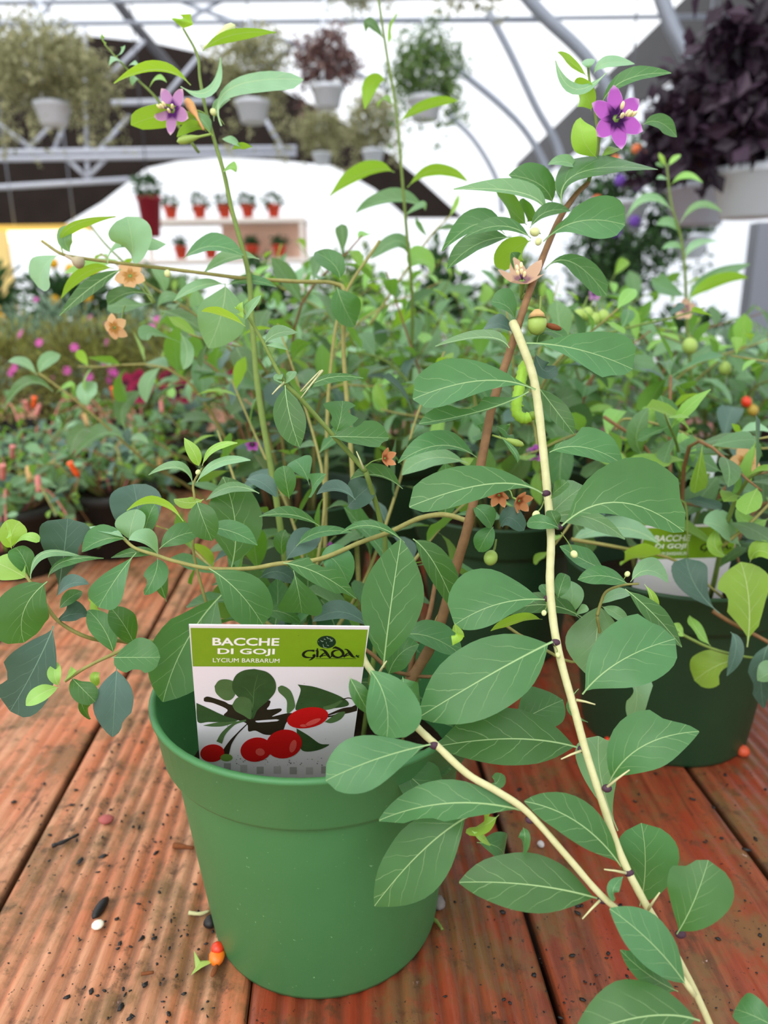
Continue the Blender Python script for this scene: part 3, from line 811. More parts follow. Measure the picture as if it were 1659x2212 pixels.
# more shoots of the same shrub, behind the traced ones
BACK = [[(620, 1420, .47), (560, 1250, .50), (520, 1080, .54), (470, 930, .58)], [(650, 1420, .48), (680, 1250, .52), (700, 1050, .55), (650, 850, .6), (600, 700, .62)],
        [(700, 1420, .48), (790, 1250, .52), (860, 1050, .55), (900, 900, .56), (960, 760, .58)], [(760, 1420, .47), (860, 1260, .48), (960, 1130, .50), (1060, 1040, .52)],
        [(640, 1420, .46), (560, 1330, .46), (470, 1240, .48), (380, 1150, .52)], [(690, 1420, .50), (640, 1150, .56), (560, 960, .6), (500, 820, .62)]]
for i, P in enumerate(BACK):
    shoot(goji, root([at(*p) for p in P]), .0018, .0008, S_OLIVE, 19 if i < 5 else 16, .045, rg, 'ggggkm')
# dark joints, thorns, buds and berries on the traced shoots
for (x, y, d) in [(1180, 1066, .39), (1207, 1138, .384), (1184, 1293, .375), (1200, 1388, .366), (1258, 1618, .352), (1311, 1703, .344), (1358, 1885, .336), (1302, 1943, .326), (938, 1610, .338), (1146, 1770, .33), (1470, 2018, .33)]:
    put('joint', *ball_geo(at(x, y, d), .0019, RV, 1, 1.25, 10, 7), M_NODE, goji)
for (a, b, d) in [((1212, 1640), (1255, 1622), .35), ((1360, 1663), (1312, 1700), .343), ((1286, 1522), (1245, 1512), .356), ((1305, 1878), (1352, 1886), .334), ((1258, 1985), (1296, 1945), .325), ((1425, 1928), (1400, 1965), .332), ((692, 800), (650, 846), .393), ((588, 852), (614, 826), .393), ((835, 1428), (820, 1452), .35), ((650, 860), (697, 800), .392), ((770, 975), (785, 1012), .40)]:
    tube('thorn', [at(*b, d), at((a[0] + b[0]) / 2, (a[1] + b[1]) / 2 - 1, d - .002), at(*a, d - .004)], .0007, .0003, S_PALE, goji, 6)
for (t, c, r) in [((1072, 1165), (1060, 1205), .0040), ((1168, 640), (1160, 700), .0056)]:
    berry(goji, at(*t, .428), at(*c, .424), r, M_GBERRY)
put('calyx', *lathe_geo([(.0016, .004), (.0042, .0015), (.005, -.001), (.0038, -.0005)], at(1160, 684, .4225), 10, -DV), M_CALYX, goji)
put('dried_petal', *ball_geo(at(1195, 706, .424), .003, RV + DV * .3, .6, 1.7, 8, 6), M_DRY, goji)
for (t, c, r, d) in [((1335, 1262), (1355, 1240), .0014, .386), ((1212, 1150), (1240, 1197), .0018, .38), ((1196, 1390), (1205, 1415), .0012, .362), ((1180, 1300), (1175, 1324), .0013, .37), ((1176, 1080), (1158, 1112), .002, .386), ((1168, 505), (1155, 501), .0026, .438), ((1165, 515), (1163, 522), .002, .436), ((485, 270), (461, 242), .0022, .492), ((360, 578), (362, 591), .0022, .49), ((437, 1010), (428, 1020), .0014, .404)]:
    berry(goji, at(*t, d), at(*c, d), r, M_BUD, 'bud')
for (a, b, r, d, mt) in [((1063, 940), (1132, 962), .0022, .422, M_GBERRY), ((1085, 945), (1118, 985), .0018, .42, M_GBERRY), ((142, 552), (181, 572), .0042, .484, plain('brown_bud', (170, 158, 128), .6, .3, .25, 150)), ((440, 104), (508, 54), .0036, .497, M_BUD), ((455, 290), (382, 306), .003, .494, M_GBERRY), ((440, 280), (402, 212), .0032, .492, plain('dry_orange_bud', (222, 168, 112), .7, .2, .3, 200))]:
    bud(goji, at(*a, d), at(*b, d), r, mt)
def fl_px(x, y, d, nx, ny, rpx, n, mat, **kw):
    f = -FWD + RV * nx + DV * ny
    return flower(goji, at(x, y, d), f, rpx * d / FPX, n, mat, **kw)
fl_px(1331, 256, .445, .25, .1, 66, 6, P_PURPLE, stalk_to=at(1292, 320, .455), rot=.12, cup=.15, w=.30)
fl_px(373, 238, .49, -.5, .25, 50, 5, P_MAUVE, stalk_to=at(452, 252, .5), rot=.5, cup=.15, w=.30)
fl_px(1128, 605, .435, -.15, -.95, 52, 5, P_BEIGE, stalk_to=at(1140, 645, .435), rot=.4, cup=.9, w=.36)
fl_px(281, 596, .52, .1, -.1, 34, 5, P_PEACH, stalk_to=at(330, 655, .53), rot=.6, cup=.1, anth=0)
fl_px(247, 708, .53, -.3, .5, 30, 5, P_PEACH, stalk_to=at(270, 660, .53), rot=.2, cup=-.5, anth=0)
fl_px(832, 990, .405, .9, -.1, 22, 5, P_RUST, stalk_to=at(785, 1012, .41), cup=1.2, anth=0)
fl_px(1078, 1070, .41, -.3, .8, 24, 5, P_RUST, stalk_to=at(1100, 1056, .415), cup=1.2, anth=0)
fl_px(1122, 1082, .408, .6, .4, 26, 5, P_RUST, stalk_to=at(1098, 1058, .415), cup=1.0, anth=0)

# ------------------------------------------------------------------ caterpillar behind the drooping shoot
P = catmull([at(*p) for p in [(1133, 782, .428), (1127, 812, .426), (1122, 840, .425), (1116, 868, .424), (1117, 893, .424), (1132, 904, .424), (1150, 898, .423)]], 5)
vs, fs = [], []
prev = None; n = len(P); seg = 12
for i, p in enumerate(P):
    tg = (P[min(i + 1, n - 1)] - P[max(i - 1, 0)]).normalized(); u = tg.cross(FWD).normalized(); v = tg.cross(u)
    r = .0034 * (1 - .14 * abs(math.sin(math.pi * i / 2.0))) * min(1, .55 + .25 * min(i, n - 1 - i))
    for k in range(seg): a = 2 * math.pi * k / seg; vs.append(p + (u * math.cos(a) + v * math.sin(a)) * r)
for i in range(n - 1):
    for k in range(seg): a, b = i * seg + k, i * seg + (k + 1) % seg; fs.append((a, b, b + seg, a + seg))
fs += [tuple(range(seg - 1, -1, -1)), tuple((n - 1) * seg + k for k in range(seg))]
cat = put('caterpillar', vs, fs, M_CATER, None, origin=P[n // 2]); tag(cat, 'plump lime green caterpillar curled behind the pale drooping goji stem', 'caterpillar')
put('head', *ball_geo(P[-1], .0027, P[-1] - P[-2], 1, 1, 10, 8), plain('caterpillar_head', (120, 150, 50), .4), cat)
for i in range(4, 25, 4): put('leg', *tube_geo([P[i], P[i] + RV * .0042 + DV * .001], .0008, .0004, 5), M_CATER, cat)
#CARDBEGIN
# ================================================================== PLANT CARDS
TL, TR = at(408, 1350, .338), at(798, 1354, .3492)
BL = TL + (RV * -282 + DV * 1997 + FWD * 1600).normalized() * .128     # leans towards the lens, square to its top edge
CU = TR - TL; CV = BL - TL; CU2 = CU.normalized(); CN = CU.cross(CV).normalized()
if CN.dot(CAM - TL) < 0: CN = -CN
CVo = (CV - CU2 * CV.dot(CU2)); CW, CH = CU.length, CVo.length; CV2 = CVo.normalized()
def c_uv(px, py):
    r = ray(px, py); t = (TL - CAM).dot(CN) / r.dot(CN); q = CAM + r * t - TL
    return q.dot(CU2), q.dot(CV2)
M_CARD = plain('card_stock', (236, 230, 236), .35, .4)
M_CGREEN = plain('card_green_print', (122, 160, 30), .35, .4, .08, 200)
M_CWHITE = plain('card_white_print', (244, 246, 240), .35, .4)
M_CDARK = plain('card_dark_green_print', (20, 48, 30), .35, .4)
M_CBLACK = plain('card_black_print', (22, 24, 20), .35, .4)
M_CLEAF = plain('card_leaf_print', (58, 84, 46), .35, .4, .35, 140)
M_CLEAF2 = plain('card_leaf_print_light', (84, 112, 66), .35, .4, .3, 140)
M_CSHADE = plain('card_brown_print', (48, 40, 28), .35, .4, .3, 140)
M_CRED = plain('card_red_print', (206, 26, 26), .3, .4, .12, 120)
M_CPINK = plain('card_red_sheen_print', (230, 92, 84), .3, .4)
M_CGREY = plain('card_grey_print', (180, 176, 174), .35, .4)
M_CGREY2 = plain('card_pale_grey_print', (204, 198, 200), .35, .4)
def make_card(T0, U, Vd, W, H, label, full=True):
    N = U.cross(Vd).normalized()
    if N.dot(CAM - T0) < 0: N = -N
    card = put('plant_card', [T0 + U * (W * a) + Vd * (H * b) + N * c for c in (-.0006, 0) for a, b in ((0, 0), (1, 0), (1, 1), (0, 1))],
               [(0, 1, 2, 3), (7, 6, 5, 4), (0, 4, 5, 1), (1, 5, 6, 2), (2, 6, 7, 3), (3, 7, 4, 0)], M_CARD, None, smooth=False, origin=T0)
    tag(card, label, 'plant label', 'printed goji plant cards')
    lay = [0]
    def P3(u, v, k): return T0 + U * min(max(u, .0003), W - .0003) + Vd * min(v, H) + N * (.00006 + .00003 * k)
    def poly(name, pts, mat, k, uvs=False):
        q = [p if uvs else c_uv(*p) for p in pts]
        return put(name, [P3(u, v, k) for u, v in q], [tuple(range(len(q)))], mat, card, smooth=False)
    def blob(name, pts, mat, k, n=5):
        Q = catmull([Vector((*p, 0)) for p in pts + pts[:1]], n)[:-1]; return poly(name, [(p.x, p.y) for p in Q], mat, k)
    def ell(name, cx, cy, rx, ry, ang, mat, k, n=28):
        ca, sa = math.cos(ang), math.sin(ang)
        return poly(name, [(cx + rx * math.cos(t) * ca - ry * math.sin(t) * sa, cy + rx * math.cos(t) * sa + ry * math.sin(t) * ca) for t in [2 * math.pi * i / n for i in range(n)]], mat, k)
    def stroke(name, runs, mat, k):
        vs, fs = [], []
        for pts, ws in runs:
            Q = catmull([Vector((*p, 0)) for p in pts], 5); n = len(Q); b = len(vs)
            for i, p in enumerate(Q):
                tg = (Q[min(i + 1, n - 1)] - Q[max(0, i - 1)]).normalized(); nn = Vector((-tg.y, tg.x, 0))
                f = i / (n - 1) * (len(ws) - 1); j = min(int(f), len(ws) - 2); w_ = ws[j] + (ws[j + 1] - ws[j]) * (f - j)
                for s in (1, -1): vs.append(P3(*c_uv(p.x + nn.x * w_ * s / 2, p.y + nn.y * w_ * s / 2), k))
            for i in range(n - 1): a = b + 2 * i; fs.append((a, a + 1, a + 3, a + 2))
        return put(name, vs, fs, mat, card, smooth=False)
    def text(name, s, corners, mat, k, bold=0.0):
        """corners: px of top-left, top-right, bottom-left of the capital letters"""
        cu = bpy.data.curves.new('t', 'FONT'); cu.body = s; cu.offset = bold; cu.resolution_u = 3
        ob = bpy.data.objects.new('t', cu); COL.objects.link(ob); bpy.context.view_layer.update()
        me = bpy.data.meshes.new_from_object(ob.evaluated_get(bpy.context.evaluated_depsgraph_get()))
        V = [v.co.copy() for v in me.vertices]; F = [tuple(p.vertices) for p in me.polygons]
        bpy.data.objects.remove(ob); bpy.data.curves.remove(cu); bpy.data.meshes.remove(me)
        x0, x1 = min(v.x for v in V), max(v.x for v in V); y0, y1 = min(v.y for v in V), max(v.y for v in V)
        a, b, c = [Vector((*c_uv(*p), 0)) for p in corners]
        q = [a + (b - a) * ((v.x - x0) / (x1 - x0)) + (c - a) * ((y1 - v.y) / (y1 - y0)) for v in V]
        return put(name, [P3(p.x, p.y, k) for p in q], F, mat, card, smooth=False)
    g0 = c_uv(410, 1356)[1]; g1 = c_uv(600, 1440)[1]
    poly('green_header', [(0.0006, g0), (W - .0006, g0), (W, g1), (0, g1)], M_CGREEN, 0, True)
    text('lettering', 'BACCHE', [(459, 1377), (604, 1378), (459, 1394)], M_CWHITE, 2, .022)
    text('lettering', 'DI GOJI', [(470, 1400), (594, 1401), (470, 1416)], M_CWHITE, 2, .022)
    text('fine_lettering', 'LYCIUM BARBARUM', [(460, 1421), (604, 1422.5), (460, 1430)], M_CWHITE, 2, .0)
    X = lambda a, b: (620 + a / 9.217, 1350 + b / 9.217)
    Zs = lambda L: [X(*p) for p in L]
    ell('logo_disc', *X(787, 338), 20.4, 13.7, 0, M_CDARK, 1)
    if full:
        stroke('logo_face', [(Zs([(715, 380), (735, 440), (790, 448)]), [.7, 1, .6]), (Zs([(780, 335), (785, 372)]), [.8, .6]), (Zs([(790, 395), (830, 410)]), [.6, 1.1]), (Zs([(665, 300), (700, 325), (730, 318)]), [.6, 1.6, .5]),
                             (Zs([(735, 275), (775, 290)]), [1.4, .6]), (Zs([(790, 240), (830, 275)]), [1.6, 1]), (Zs([(845, 262), (880, 300), (915, 290)]), [.8, 1.8, .6]), (Zs([(850, 325), (905, 318)]), [.5, 1.2]), (Zs([(620, 320), (635, 335)]), [1, .4])], plain('logo_line_print', (150, 178, 150), .4), 2)
    stroke('logo_lettering', [(Zs([(545, 512), (480, 505), (400, 512), (335, 555), (325, 600), (370, 635), (450, 645), (540, 640)]), [5, 3, 3, 5.5, 6, 4, 2, 1]),
                              (Zs([(500, 598), (545, 600), (525, 640), (480, 680), (435, 698)]), [1, 6, 5, 3, 1]),
                              (Zs([(565, 510), (605, 512), (604, 580), (602, 640)]), [1, 5, 5, 5]),
                              (Zs([(590, 478), (622, 474)]), [3, 3]),
                              (Zs([(650, 490), (715, 492), (765, 530), (810, 590), (850, 640), (880, 640)]), [1, 3, 6, 6, 4, 1]), (Zs([(648, 640), (690, 600), (735, 560), (790, 575)]), [4, 4, 2, 1]), (Zs([(690, 625), (740, 600), (800, 600)]), [1, 2, 1]),
                              (Zs([(870, 622), (895, 620)]), [3, 3]),
                              (Zs([(905, 470), (960, 445), (1050, 480), (1110, 540), (1110, 600), (1040, 640), (960, 632), (905, 590), (905, 540), (960, 505), (1030, 500)]), [1, 5, 5, 6, 5, 3, 4, 6, 5, 3, 1]), (Zs([(930, 455), (965, 430), (985, 455)]), [1, 2.5, 1]),
                              (Zs([(1140, 478), (1195, 490), (1240, 540), (1285, 600), (1330, 634), (1362, 632)]), [1, 3, 6, 6, 3, 1]), (Zs([(1125, 634), (1165, 598), (1205, 560), (1265, 570)]), [4, 4, 2, 1]), (Zs([(1165, 620), (1215, 596), (1275, 592)]), [1, 2, 1])], M_CBLACK, 3)
    stroke('logo_fine_print', [(Zs([(570 + 28 * i, 662), (590 + 28 * i, 668)]), [1.1, 1.1]) for i in range(29)], M_CDARK, 3)
    blob('logo_leaf', Zs([(1362, 615), (1385, 588), (1405, 605), (1445, 596), (1425, 625), (1440, 645), (1405, 645), (1385, 630)]), M_CDARK, 3, 3)
    if not full: return card
    Y = lambda L: [(400 + a / 3.95, 1330 + b / 3.95) for a, b in L]
    # printed picture of leaves and berries
    blob('printed_twig', Y([(160, 700), (200, 690), (330, 730), (420, 760), (700, 720), (720, 760), (700, 800), (810, 790), (815, 815), (740, 860), (880, 830), (1000, 840), (1250, 850), (1480, 750), (1495, 800), (1300, 850), (1180, 870), (900, 880), (820, 1000), (690, 1015), (600, 980), (540, 985), (525, 920), (420, 880), (330, 850), (360, 800), (240, 745), (165, 730)]), M_CSHADE, 1)
    blob('printed_gap', Y([(600, 895), (780, 882), (785, 898), (620, 910)]), M_CARD, 2, 2)
    blob('printed_leaf', Y([(250, 600), (290, 550), (360, 542), (420, 570), (430, 660), (390, 715), (330, 715), (265, 660)]), M_CLEAF2, 3)
    blob('printed_leaf', Y([(590, 452), (700, 480), (765, 550), (770, 640), (710, 720), (620, 800), (575, 880), (540, 760), (440, 680), (400, 600), (430, 510), (500, 465)]), M_CLEAF, 4)
    stroke('printed_vein', [(Y([(560, 880), (580, 740), (590, 620), (620, 500)]), [2.4, 1.8, .8]), (Y([(590, 640), (640, 590), (690, 570)]), [1, .4]), (Y([(585, 700), (520, 620), (480, 600)]), [1, .4])], M_CLEAF2, 5)
    blob('printed_leaf', Y([(400, 760), (440, 700), (500, 690), (560, 720), (575, 800), (560, 880), (500, 850), (430, 810)]), M_CLEAF2, 5)
    blob('printed_leaf', Y([(96, 742), (200, 790), (330, 850), (450, 890), (340, 905), (200, 905), (106, 902)]), M_CLEAF, 3)
    blob('printed_leaf', Y([(150, 935), (300, 905), (440, 900), (330, 940), (230, 945)]), M_CLEAF2, 2)
    blob('printed_leaf', Y([(790, 610), (830, 595), (900, 640), (935, 740), (930, 790), (870, 830), (865, 720), (800, 650)]), M_CLEAF2, 3)
    blob('printed_leaf', Y([(960, 585), (1120, 610), (1330, 690), (1395, 760), (1250, 790), (1000, 800), (940, 790), (985, 640)]), M_CLEAF, 3)
    blob('printed_leaf', Y([(950, 960), (1050, 1020), (1150, 1090), (1230, 1100), (1120, 1150), (1000, 1150), (960, 1050)]), M_CLEAF, 1)
    blob('printed_leaf', Y([(1190, 905), (1300, 830), (1365, 820), (1330, 880), (1250, 915)]), M_CLEAF2, 2)
    for q in [(Y([(520, 890), (420, 920), (330, 1000), (290, 1080)]), [4, 5, 9, 13]), (Y([(1180, 790), (1260, 770), (1340, 720)]), [8, 10, 4])]: stroke('printed_stalk', [q], M_CLEAF2, 4)
    for q in [(Y([(530, 920), (440, 1010), (380, 1090), (340, 1180)]), [2, 3, 8, 17]), (Y([(1330, 715), (1400, 700), (1465, 730)]), [2, 2, 2]), (Y([(1220, 845), (1350, 800), (1495, 785)]), [3, 7, 8])]: stroke('printed_dark_stalk', [q], M_CSHADE, 4)
    ell('printed_berry', *Y([(1045, 868)])[0], 45, 22, -.18, M_CRED, 6)
    ell('printed_berry', *Y([(605, 1140)])[0], 34, 26, -.2, M_CRED, 5)
    ell('printed_berry', *Y([(843, 1092)])[0], 39, 31, -.2, M_CRED, 6)
    ell('printed_berry', *Y([(232, 1170)])[0], 26, 19, -.1, M_CRED, 5)
    ell('printed_fruit', *Y([(352, 1208)])[0], 13, 8, 0, plain('card_fruit_print', (120, 156, 70), .35), 6)
    for x, y, rx, ry, an in [(1090, 905, 18, 5, -.4), (920, 1110, 7, 14, .3), (640, 1160, 10, 8, .2), (1010, 935, 8, 3, 0)]: ell('printed_sheen', *Y([(x, y)])[0], rx, ry, an, M_CPINK, 7)
    for i, x in enumerate([360, 500, 640, 785, 922, 1060, 1190]):
        y = [1285, 1300, 1315, 1312, 1318, 1320, 1312][i]; poly('grey_square', Y([(x - 30, y - 28), (x + 30, y - 28), (x + 30, y + 34), (x - 30, y + 34)]), M_CGREY if i % 2 == 0 else M_CGREY2, 1)
    vs, fs = [], []; rr = random.Random(5)
    for i in range(60):
        x, y = rr.uniform(430, 1180), rr.gauss(1250, 35); s = rr.uniform(2, 8)
        if i % 3 == 0: x, y = rr.uniform(90, 1480), rr.uniform(120, 1200); s *= .7
        b = len(vs); L = [(x - s, y), (x, y - s * .5), (x + s, y + s * .2), (x, y + s * .6)]
        vs += [P3(*c_uv(*p), 9) for p in Y(L)]; fs.append((b, b + 1, b + 2, b + 3))
    put('soil_specks', vs, fs, M_BLACK, card, smooth=False)['kind'] = 'stuff'
    return card
make_card(TL, CU2, CV2, CW, CH, 'green and white goji label card standing in the front pot, red berries printed on it')
#NEIGHBOURS
# ================================================================== OTHER GOJI POTS ON THE BENCH
def colx(px, Y): return (px - CX) / FPX * (Y * math.cos(PITCH) + .06)
M_POT_SHADED = plain('green_pot_plastic_shaded', (30, 62, 36), .5, .4, .15, 30)  # same green plastic as the front pot, foliage shade put into its colour
POTD = mesh('pot', *lathe_geo(POT, (0, 0, 0), 48)); POTD.materials.append(M_POT_SHADED)
def goji_pot(x, y, seed, label, ns, nleaf, rad, h0, h1, size, kinds, az=(0, 360), tall=(), name='goji_plant', soilmat=None):
    rnd = random.Random(seed); c = Vector((x, y, 0))
    t = thing(name, c, label, 'potted plant', 'goji plants behind the front one')
    link('pot', POTD, None, t, Vector()); make_soil(t, c, .0853, .128, seed)
    for i in range(ns):
        a = R(az[0] + (az[1] - az[0]) * (i + rnd.uniform(.1, .9)) / ns); d = Vector((math.cos(a), math.sin(a), 0))
        rr = rad * rnd.uniform(.45, 1.1); h = rnd.uniform(h0, h1); s = c + d * rnd.uniform(.008, .04) + Vector((0, 0, .128))
        e = c + d * rr + Vector((0, 0, h)); mid = s.lerp(e, .5) - d * rr * .12 + Vector((0, 0, .05 + rnd.uniform(-.02, .04)))
        j = Vector((rnd.uniform(-.03, .03), rnd.uniform(-.03, .03), 0))
        shoot(t, [s, mid + j, e], .0022, .0007, rnd.choice([S_OLIVE, S_BROWN, S_GREEN, S_OLIVE]), nleaf, size, rnd, kinds)
    return t
NB = [  # column px, Y, seed, shoots, leaves, spread, low, high, leaf, kinds
    (1080, .77, 21, 'goji in a shade-darkened green pot behind the pale drooping shoot', 15, 15, .17, .20, .42, .047, 'mmmgkpm'),
    (640, .84, 22, 'goji shrub behind the front pot, filling the middle left', 15, 16, .21, .20, .43, .046, 'mmmmkpm'),
    (1330, .98, 23, 'goji shrub behind the right shaded pot, low spreading shoots', 15, 16, .22, .19, .37, .046, 'mmmpmn'),
    (870, 1.12, 24, 'goji shrub in the second row, straight behind the white card', 16, 17, .23, .24, .47, .048, 'mmmpmmn'),
    (1180, 1.30, 25, 'goji shrub in the second row, right of the long brown stem', 16, 17, .25, .22, .43, .05, 'mmmpm'),
    (1560, 1.05, 26, 'goji shrub at the right edge in front of the grey post', 15, 16, .22, .2, .40, .046, 'mmmpm'),
    (560, 1.22, 27, 'goji shrub in the second row beside the pink-flowered bushes', 15, 16, .22, .2, .42, .046, 'mmmpm'),
    (1000, 1.62, 28, 'goji shrub in the last row, below the green hanging basket', 15, 16, .26, .25, .45, .052, 'mmpm'),
    (730, 1.65, 29, 'goji shrub in the last row, below the red pot shelf', 15, 16, .26, .25, .47, .052, 'mmpm'),
]
for (px, Y, sd_, lab, ns, nlf, rad, h0, h1, sz, kn) in NB:
    goji_pot(colx(px, Y), Y, sd_, lab, ns, nlf, rad, h0, h1, sz, kn)
goji_pot(.485, .56, 41, 'goji shrub cut by the right edge, its shoots reaching over the planks', 13, 14, .21, .16, .36, .046, 'mmkgpn')
# the pot at the right, its traced shoots and leaves
q = on(1462, 1655); RC = Vector((q.x, q.y + .068, 0))
rgoji = goji_pot(RC.x + .012, RC.y, 31, 'goji in the shade-darkened green pot at the right with its own green card', 11, 13, .19, .18, .31, .044, 'mmmgkn', az=(10, 350))
rr_ = random.Random(77)
for P, r, mt in [([(1235, 1165, .54), (1350, 1185, .55), (1463, 1213, .56), (1560, 1290, .57)], .0015, S_OLIVE), ([(1304, 900, .60), (1390, 962, .60), (1425, 1030, .60), (1465, 1082, .6), (1560, 1112, .6), (1600, 1230, .6)], .0016, S_BROWN),
                 ([(1330, 930, .62), (1350, 905, .62), (1440, 922, .62), (1560, 966, .63), (1690, 968, .63)], .0013, S_OLIVE), ([(1540, 1320, .53), (1580, 1345, .53), (1670, 1395, .53), (1700, 1440, .55)], .0018, S_BROWN),
                 ([(1462, 1365, .52), (1530, 1398, .52), (1590, 1415, .52), (1640, 1420, .53), (1680, 1400, .54)], .0012, S_GREEN), ([(1560, 1180, .55), (1620, 1130, .55), (1680, 1070, .56)], .0014, S_OLIVE),
                 ([(1470, 1080, .56), (1483, 1100, .56), (1486, 1205, .56)], .001, S_GREEN)]:
    tube('stem', catmull([at(*p) for p in P], 5), r, r * .7, mt, rgoji, 6)
for ln in '''1555 1325 1505 1270 1482 1206 38 36 .52 sk N.95,.3
1614 1398 1618 1300 1600 1214 64 52 .52 dy L.55,.12,.3 R.45,.2,.35
1620 1215 1640 1190 1680 1210 20 16 .52 oy
1592 1424 1545 1440 1500 1470 36 40 .525 ry L.35,.25,.6
1578 1365 1590 1400 1570 1460 16 12 .515 ok
1662 1390 1645 1450 1650 1530 20 26 .52 ok R.7,.1,.4
1700 1440 1670 1450 1636 1470 20 24 .51 op
1535 1395 1505 1360 1490 1330 14 12 .52 ln L.5,.2,.5
1480 1372 1466 1362 1462 1345 12 10 .52 ry
1322 1478 1372 1482 1366 1558 30 26 .46 cp R.45,.18,.5 L.8,.15,.3
1430 1180 1340 1140 1240 1165 20 26 .55 op
1345 1190 1375 1200 1392 1205 30 30 .54 ly u
1600 1180 1560 1140 1520 1130 22 26 .56 op
1640 1080 1610 1060 1580 1090 22 22 .57 om
1660 1120 1620 1130 1590 1100 20 20 .56 on
1560 1020 1500 985 1465 960 26 28 .58 rm
1390 985 1375 940 1400 880 22 22 .60 om
1570 1200 1545 1180 1550 1140 16 16 .55 ly'''.split('\n'): px_leaf(ln, rgoji, rr_)
fl = flower(rgoji, at(1610, 998, .58), -FWD + RV * .1, 40 * .58 / FPX, 5, P_PEACH, stalk_to=at(1585, 1060, .58), rot=.3, cup=.1, anth=0)
put('seed_eye', *ball_geo(at(1610, 998, .577), .0032, FWD, 1, .4, 10, 6), M_DRY, fl)
o1 = at(1394, 1136, .575); card2U = (at(1592, 1132, .59) - o1).normalized()
dn = (CV2 - card2U * CV2.dot(card2U)).normalized()
make_card(o1, card2U, (Vector((0, .12, -1)) - card2U * Vector((0, .12, -1)).dot(card2U)).normalized(), CW, CH, 'half-hidden goji label card sticking up in the right shaded pot', False)
# thin upright shoots of the plants behind (traced)
names = {o['label']: o for o in COL.objects if 'label' in o.keys()}
mid2 = names[NB[3][3]]; midr = names[NB[5][3]]; midl = names[NB[1][3]]; mid6 = names[NB[6][3]]; mid3 = names[NB[2][3]]
def traced(plant, P, r, mat, leaves, seed):
    tube('stem', catmull([at(*p) for p in P], 5), r, r * .5, mat, plant, 6); r_ = random.Random(seed)
    for ln in leaves.strip().split('\n'): px_leaf(ln, plant, r_)
traced(mid2, [(870, 1000, .9), (888, 800, .82), (890, 640, .76), (880, 520, .73), (870, 400, .71), (856, 240, .70), (836, 120, .69), (818, 0, .68), (812, -60, .68)], .0022, S_GREEN, '''
862 265 920 228 990 218 12 10 .70 on u
834 176 806 180 788 236 14 18 .69 on u
852 372 790 372 712 424 10 20 .71 ln u
880 405 940 368 1010 392 12 12 .71 on u
920 452 850 432 768 460 6 20 .73 om
884 580 905 560 940 575 22 28 .75 rn
870 470 910 440 918 455 5 10 .73 lp
850 230 830 215 815 235 6 6 .7 ln
838 100 845 60 860 30 5 8 .69 ln u
832 90 800 50 790 70 10 10 .69 lm
884 560 860 520 800 560 16 16 .74 om''', 3)
traced(mid2, [(800, 700, .80), (830, 655, .8), (880, 580, .8), (930, 510, .8), (972, 466, .8)], .0016, S_OLIVE, '''
970 470 985 440 990 420 5 6 .8 ly
940 500 970 490 1000 500 5 6 .8 lm
925 512 905 490 900 470 6 6 .8 lm''', 4)
traced(midr, [(1500, 900, .95), (1484, 700, .92), (1480, 590, .9), (1470, 510, .89), (1450, 440, .88), (1440, 355, .88)], .0022, S_GREEN, '''
1444 358 1455 345 1470 334 6 6 .88 oy
1440 358 1430 345 1424 330 5 5 .88 oy
1438 360 1425 355 1417 352 4 5 .88 lp
1450 400 1480 378 1518 395 6 8 .88 ln
1440 385 1430 385 1418 386 4 5 .88 lp
1452 455 1400 430 1353 470 6 10 .88 lp
1470 482 1510 440 1560 458 6 10 .89 lp
1470 505 1445 480 1418 486 10 10 .89 op
1476 540 1455 530 1430 538 6 8 .9 op
1482 560 1500 530 1550 520 8 8 .9 lp
1485 640 1430 620 1410 600 18 18 .92 om
1486 645 1530 600 1620 570 10 20 .92 om
1486 650 1540 610 1615 600 14 14 .92 on u''', 5)
traced(mid6, [(520, 1150, .95), (420, 1060, .9), (320, 1000, .82), (240, 930, .78), (160, 862, .76), (84, 806, .75)], .0019, S_OLIVE, '''
84 808 100 780 130 766 14 16 .75 op
80 810 50 785 18 780 8 12 .75 op
115 846 60 828 8 884 5 14 .76 lm
190 880 185 850 208 826 18 22 .77 op
198 930 170 935 152 982 18 16 .77 om
268 950 220 938 160 986 8 20 .78 lm
272 930 265 880 306 846 18 16 .80 om
280 950 300 945 320 958 8 8 .8 op
120 850 150 830 160 845 6 6 .77 on''', 6)
traced(mid6, [(335, 655, .62), (300, 600, .62), (230, 530, .62), (190, 480, .63)], .0012, S_GREEN, '''
330 655 280 660 232 660 18 18 .62 sm
340 665 360 640 395 650 10 12 .62 om
260 560 200 575 140 590 8 14 .63 on
390 740 330 720 320 735 12 18 .63 sm
390 720 404 760 396 798 16 14 .63 op
345 670 400 690 440 720 16 16 .64 om''', 7)
traced(goji, [(430, 330, .57), (340, 215, .56), (300, 175, .56), (258, 132, .56), (226, 96, .56)], .0013, S_GREEN, '''
228 98 222 85 220 72 3 4 .56 ln
250 125 262 112 270 98 5 4 .56 lp
270 140 250 128 236 142 4 6 .56 lp
275 145 290 138 302 148 4 4 .56 lp
300 172 290 170 286 185 6 8 .56 op
320 195 340 170 360 178 5 6 .56 ln''', 8)

